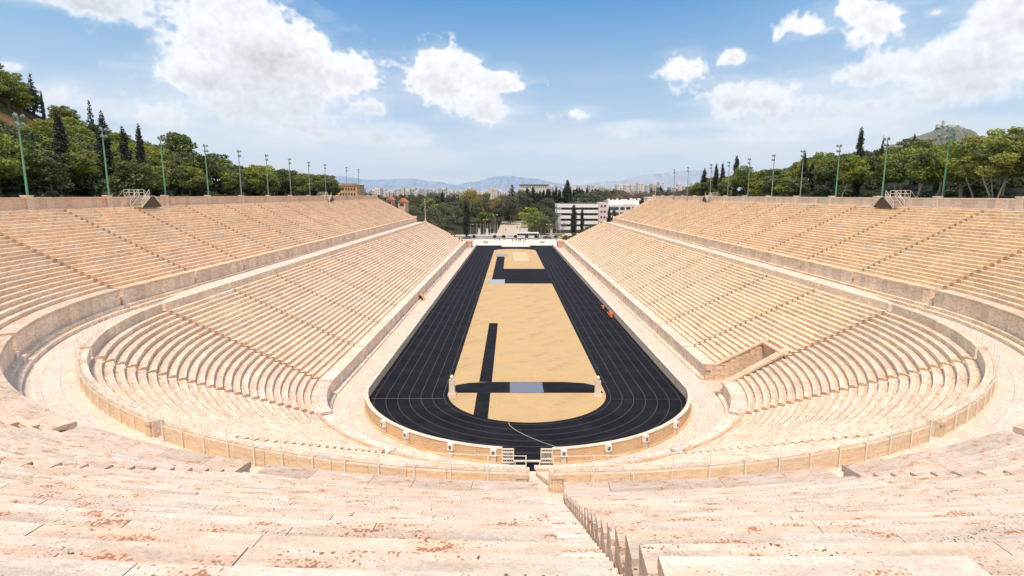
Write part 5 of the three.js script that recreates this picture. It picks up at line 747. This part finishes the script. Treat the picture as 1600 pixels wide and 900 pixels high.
// people, each one continuous skin from a field of tapered limbs
function body(joints, limbs, top, legs) {
  const res = 46, S = 2.3, mc = new MarchingCubes(res, M.plain, false, false, 60000); mc.isolation = 0; const f = mc.field, V = (a) => new THREE.Vector3(...joints[a]);
  const L = limbs.map(([a, b, ra, rb]) => [V(a), V(b), ra, rb]), p = new THREE.Vector3(), q = new THREE.Vector3();
  for (let z = 0; z < res; z++) for (let y = 0; y < res; y++) for (let x = 0; x < res; x++) { p.set((x / res * 2 - 1) * S / 2, (y / res * 2 - 1) * S / 2 + 1, (z / res * 2 - 1) * S / 2); let s = 0; for (const [a, b, ra, rb] of L) { q.copy(b).sub(a); const t = clamp(p.clone().sub(a).dot(q) / q.lengthSq()), d = p.distanceTo(q.multiplyScalar(t).add(a)) - lerp(ra, rb, t); s += Math.exp(-d * 34); } f[x + y * res + z * res * res] = Math.log(s + 1e-30) / 34; }
  mc.update(); const n = mc.count, P = new Float32Array(n * 3), N = new Float32Array(n * 3), C = new Float32Array(n * 3);
  for (let i = 0; i < n; i++) { const [x, y, z] = [0, 1, 2].map((k) => mc.positionArray[i * 3 + k] * S / 2); P.set([x, y + 1, z], i * 3); for (let k = 0; k < 3; k++) N[i * 3 + k] = mc.normalArray[i * 3 + k]; }
  const head = V('head'), hands = [V('handL'), V('handR')], hip = V('hip'), seated = hip.y < .6; for (let i = 0; i < n; i++) { const v = new THREE.Vector3(P[i * 3], P[i * 3 + 1], P[i * 3 + 2]); let c = v.y > hip.y + .02 && !(seated && v.z > .28 && v.y < .6) ? top : legs; if (v.y > head.y - .17) c = v.y > head.y + .05 || v.z < head.z - .03 ? [.05, .035, .025] : [.5, .33, .25]; if (hands.some((h) => h.distanceTo(v) < .11)) c = [.5, .33, .25]; if (v.y < .09) c = [.05, .05, .05]; C.set(c, i * 3); }
  const g = new THREE.BufferGeometry(); g.setAttribute('position', new THREE.BufferAttribute(P, 3)); g.setAttribute('color', new THREE.BufferAttribute(C, 3)); g.computeVertexNormals(); return g;
}
const LIMBS = [['hip', 'chest', .15, .17], ['chest', 'neck', .14, .065], ['neck', 'head', .06, .10], ['head', 'crownTop', .105, .09], ['shL', 'elL', .065, .05], ['elL', 'handL', .048, .035], ['shR', 'elR', .065, .05], ['elR', 'handR', .048, .035], ['chest', 'shL', .12, .07], ['chest', 'shR', .12, .07], ['hip', 'hpL', .14, .1], ['hip', 'hpR', .14, .1], ['hpL', 'knL', .1, .065], ['knL', 'anL', .065, .04], ['anL', 'toL', .045, .035], ['hpR', 'knR', .1, .065], ['knR', 'anR', .065, .04], ['anR', 'toR', .045, .035]];
const STAND = { hip: [0, .95, 0], chest: [0, 1.3, .01], neck: [0, 1.5, .02], head: [0, 1.62, .03], crownTop: [0, 1.69, .02], shL: [.19, 1.42, 0], elL: [.27, 1.14, -.02], handL: [.26, .86, .1], shR: [-.19, 1.42, 0], elR: [-.27, 1.14, -.02], handR: [-.24, .87, .1], hpL: [.1, .9, 0], knL: [.12, .5, .05], anL: [.13, .08, .02], toL: [.15, .04, .17], hpR: [-.1, .9, 0], knR: [-.11, .5, .0], anR: [-.12, .08, -.06], toR: [-.13, .04, .1] };
const SIT = { hip: [0, .48, 0], chest: [0, .84, .06], neck: [0, 1.03, .1], head: [0, 1.15, .14], crownTop: [0, 1.22, .12], shL: [.19, .95, .06], elL: [.25, .68, .16], handL: [.12, .6, .4], shR: [-.19, .95, .06], elR: [-.25, .68, .16], handR: [-.1, .6, .4], hpL: [.1, .46, .04], knL: [.14, .5, .46], anL: [.14, .1, .44], toL: [.15, .05, .58], hpR: [-.1, .46, .04], knR: [-.14, .5, .46], anR: [-.14, .1, .5], toR: [-.15, .05, .64] };
const looks = [[[.03, .03, .04], [.03, .04, .07]], [[.35, .06, .05], [.05, .05, .07]], [[.06, .08, .14], [.12, .1, .08]], [[.05, .05, .05], [.02, .02, .025]], [[.30, .30, .32], [.04, .05, .09]]];
const people = [[-1.0, -222, 'standing person in dark clothes, leftmost of the group before the coach', 0], [.9, -222.5, 'standing person in red top in the group before the coach', 1], [2.2, -221, 'standing person in navy jacket at the centre of the group before the coach', 2], [2.9, -221.6, 'standing person in black beside the one in the navy jacket', 3], [4.6, -222.5, 'standing person in grey top, right in the group before the coach', 4], [5.6, -223.4, 'standing person in black, rightmost of the group before the coach', 3], [-7.2, -224, 'standing person in dark clothes alone left of the group', 0], [-4.9, -300, 'person in red walking on the avenue', 1], [2.5, -318, 'person in dark clothes on the middle of the avenue', 3], [5.5, -330, 'person in navy farther up the avenue', 2]];
const bodies = looks.map(([a, b]) => body(STAND, LIMBS, a, b));
people.forEach(([x, z, label, k]) => { const t = thing('person', label, 'person', [x, z > -280 ? YP : G(x, z) + .25, z]); t.rotation.y = R(0, 6.28); put('body', bodies[k], M.plain, t); });
[[0, 3, 'seated visitor highest up at the far end of the left lower stand', 3], [1, 2, 'seated visitor second from the top at the far end of the left lower stand', 0], [3, 1, 'seated visitor in dark jacket lower down at the far end of the left stand', 2], [5, 0, 'lowest seated visitor at the far end of the left stand', 3]].forEach(([k, i, label, q]) => { const row = [0, 2, 5, 7][i], r = LOW.rb + row * LOW.run + .2, h = LOW.h0 + (row + 1) * LOW.rise - .42, t = thing('person', label, 'person', [-r, h, -183.5 - [0, .2, .9, 1.6][i]]); t.rotation.y = Math.PI / 2; put('body', body(SIT, LIMBS, ...looks[q]), M.plain, t); });
// benches on the forecourt
[[-13.6, -212, 'low dark bench at the left of the forecourt'], [13.2, -212, 'low dark bench at the right of the forecourt']].forEach(([x, z, label]) => { const t = thing('bench', label, 'bench', [x, YP, z]); boxPart(t, 'seat', -1.1, .42, -.25, 1.1, .5, .25, [.12, .08, .06]); for (const s of [-1, 1]) boxPart(t, 'leg', s * .9 - .06, 0, -.22, s * .9 + .06, .42, .22, [.2, .2, .2]); boxPart(t, 'backrest', -1.1, .5, -.28, 1.1, .9, -.23, [.12, .08, .06]); });

// ---------------------------------------------------------------- air
scene.fog = new THREE.FogExp2(0xd5e6ff, 0.000016);
scene.traverse((o) => { if (o.isMesh) { o.castShadow = true; o.receiveShadow = true; } });
renderer.render(scene, camera);
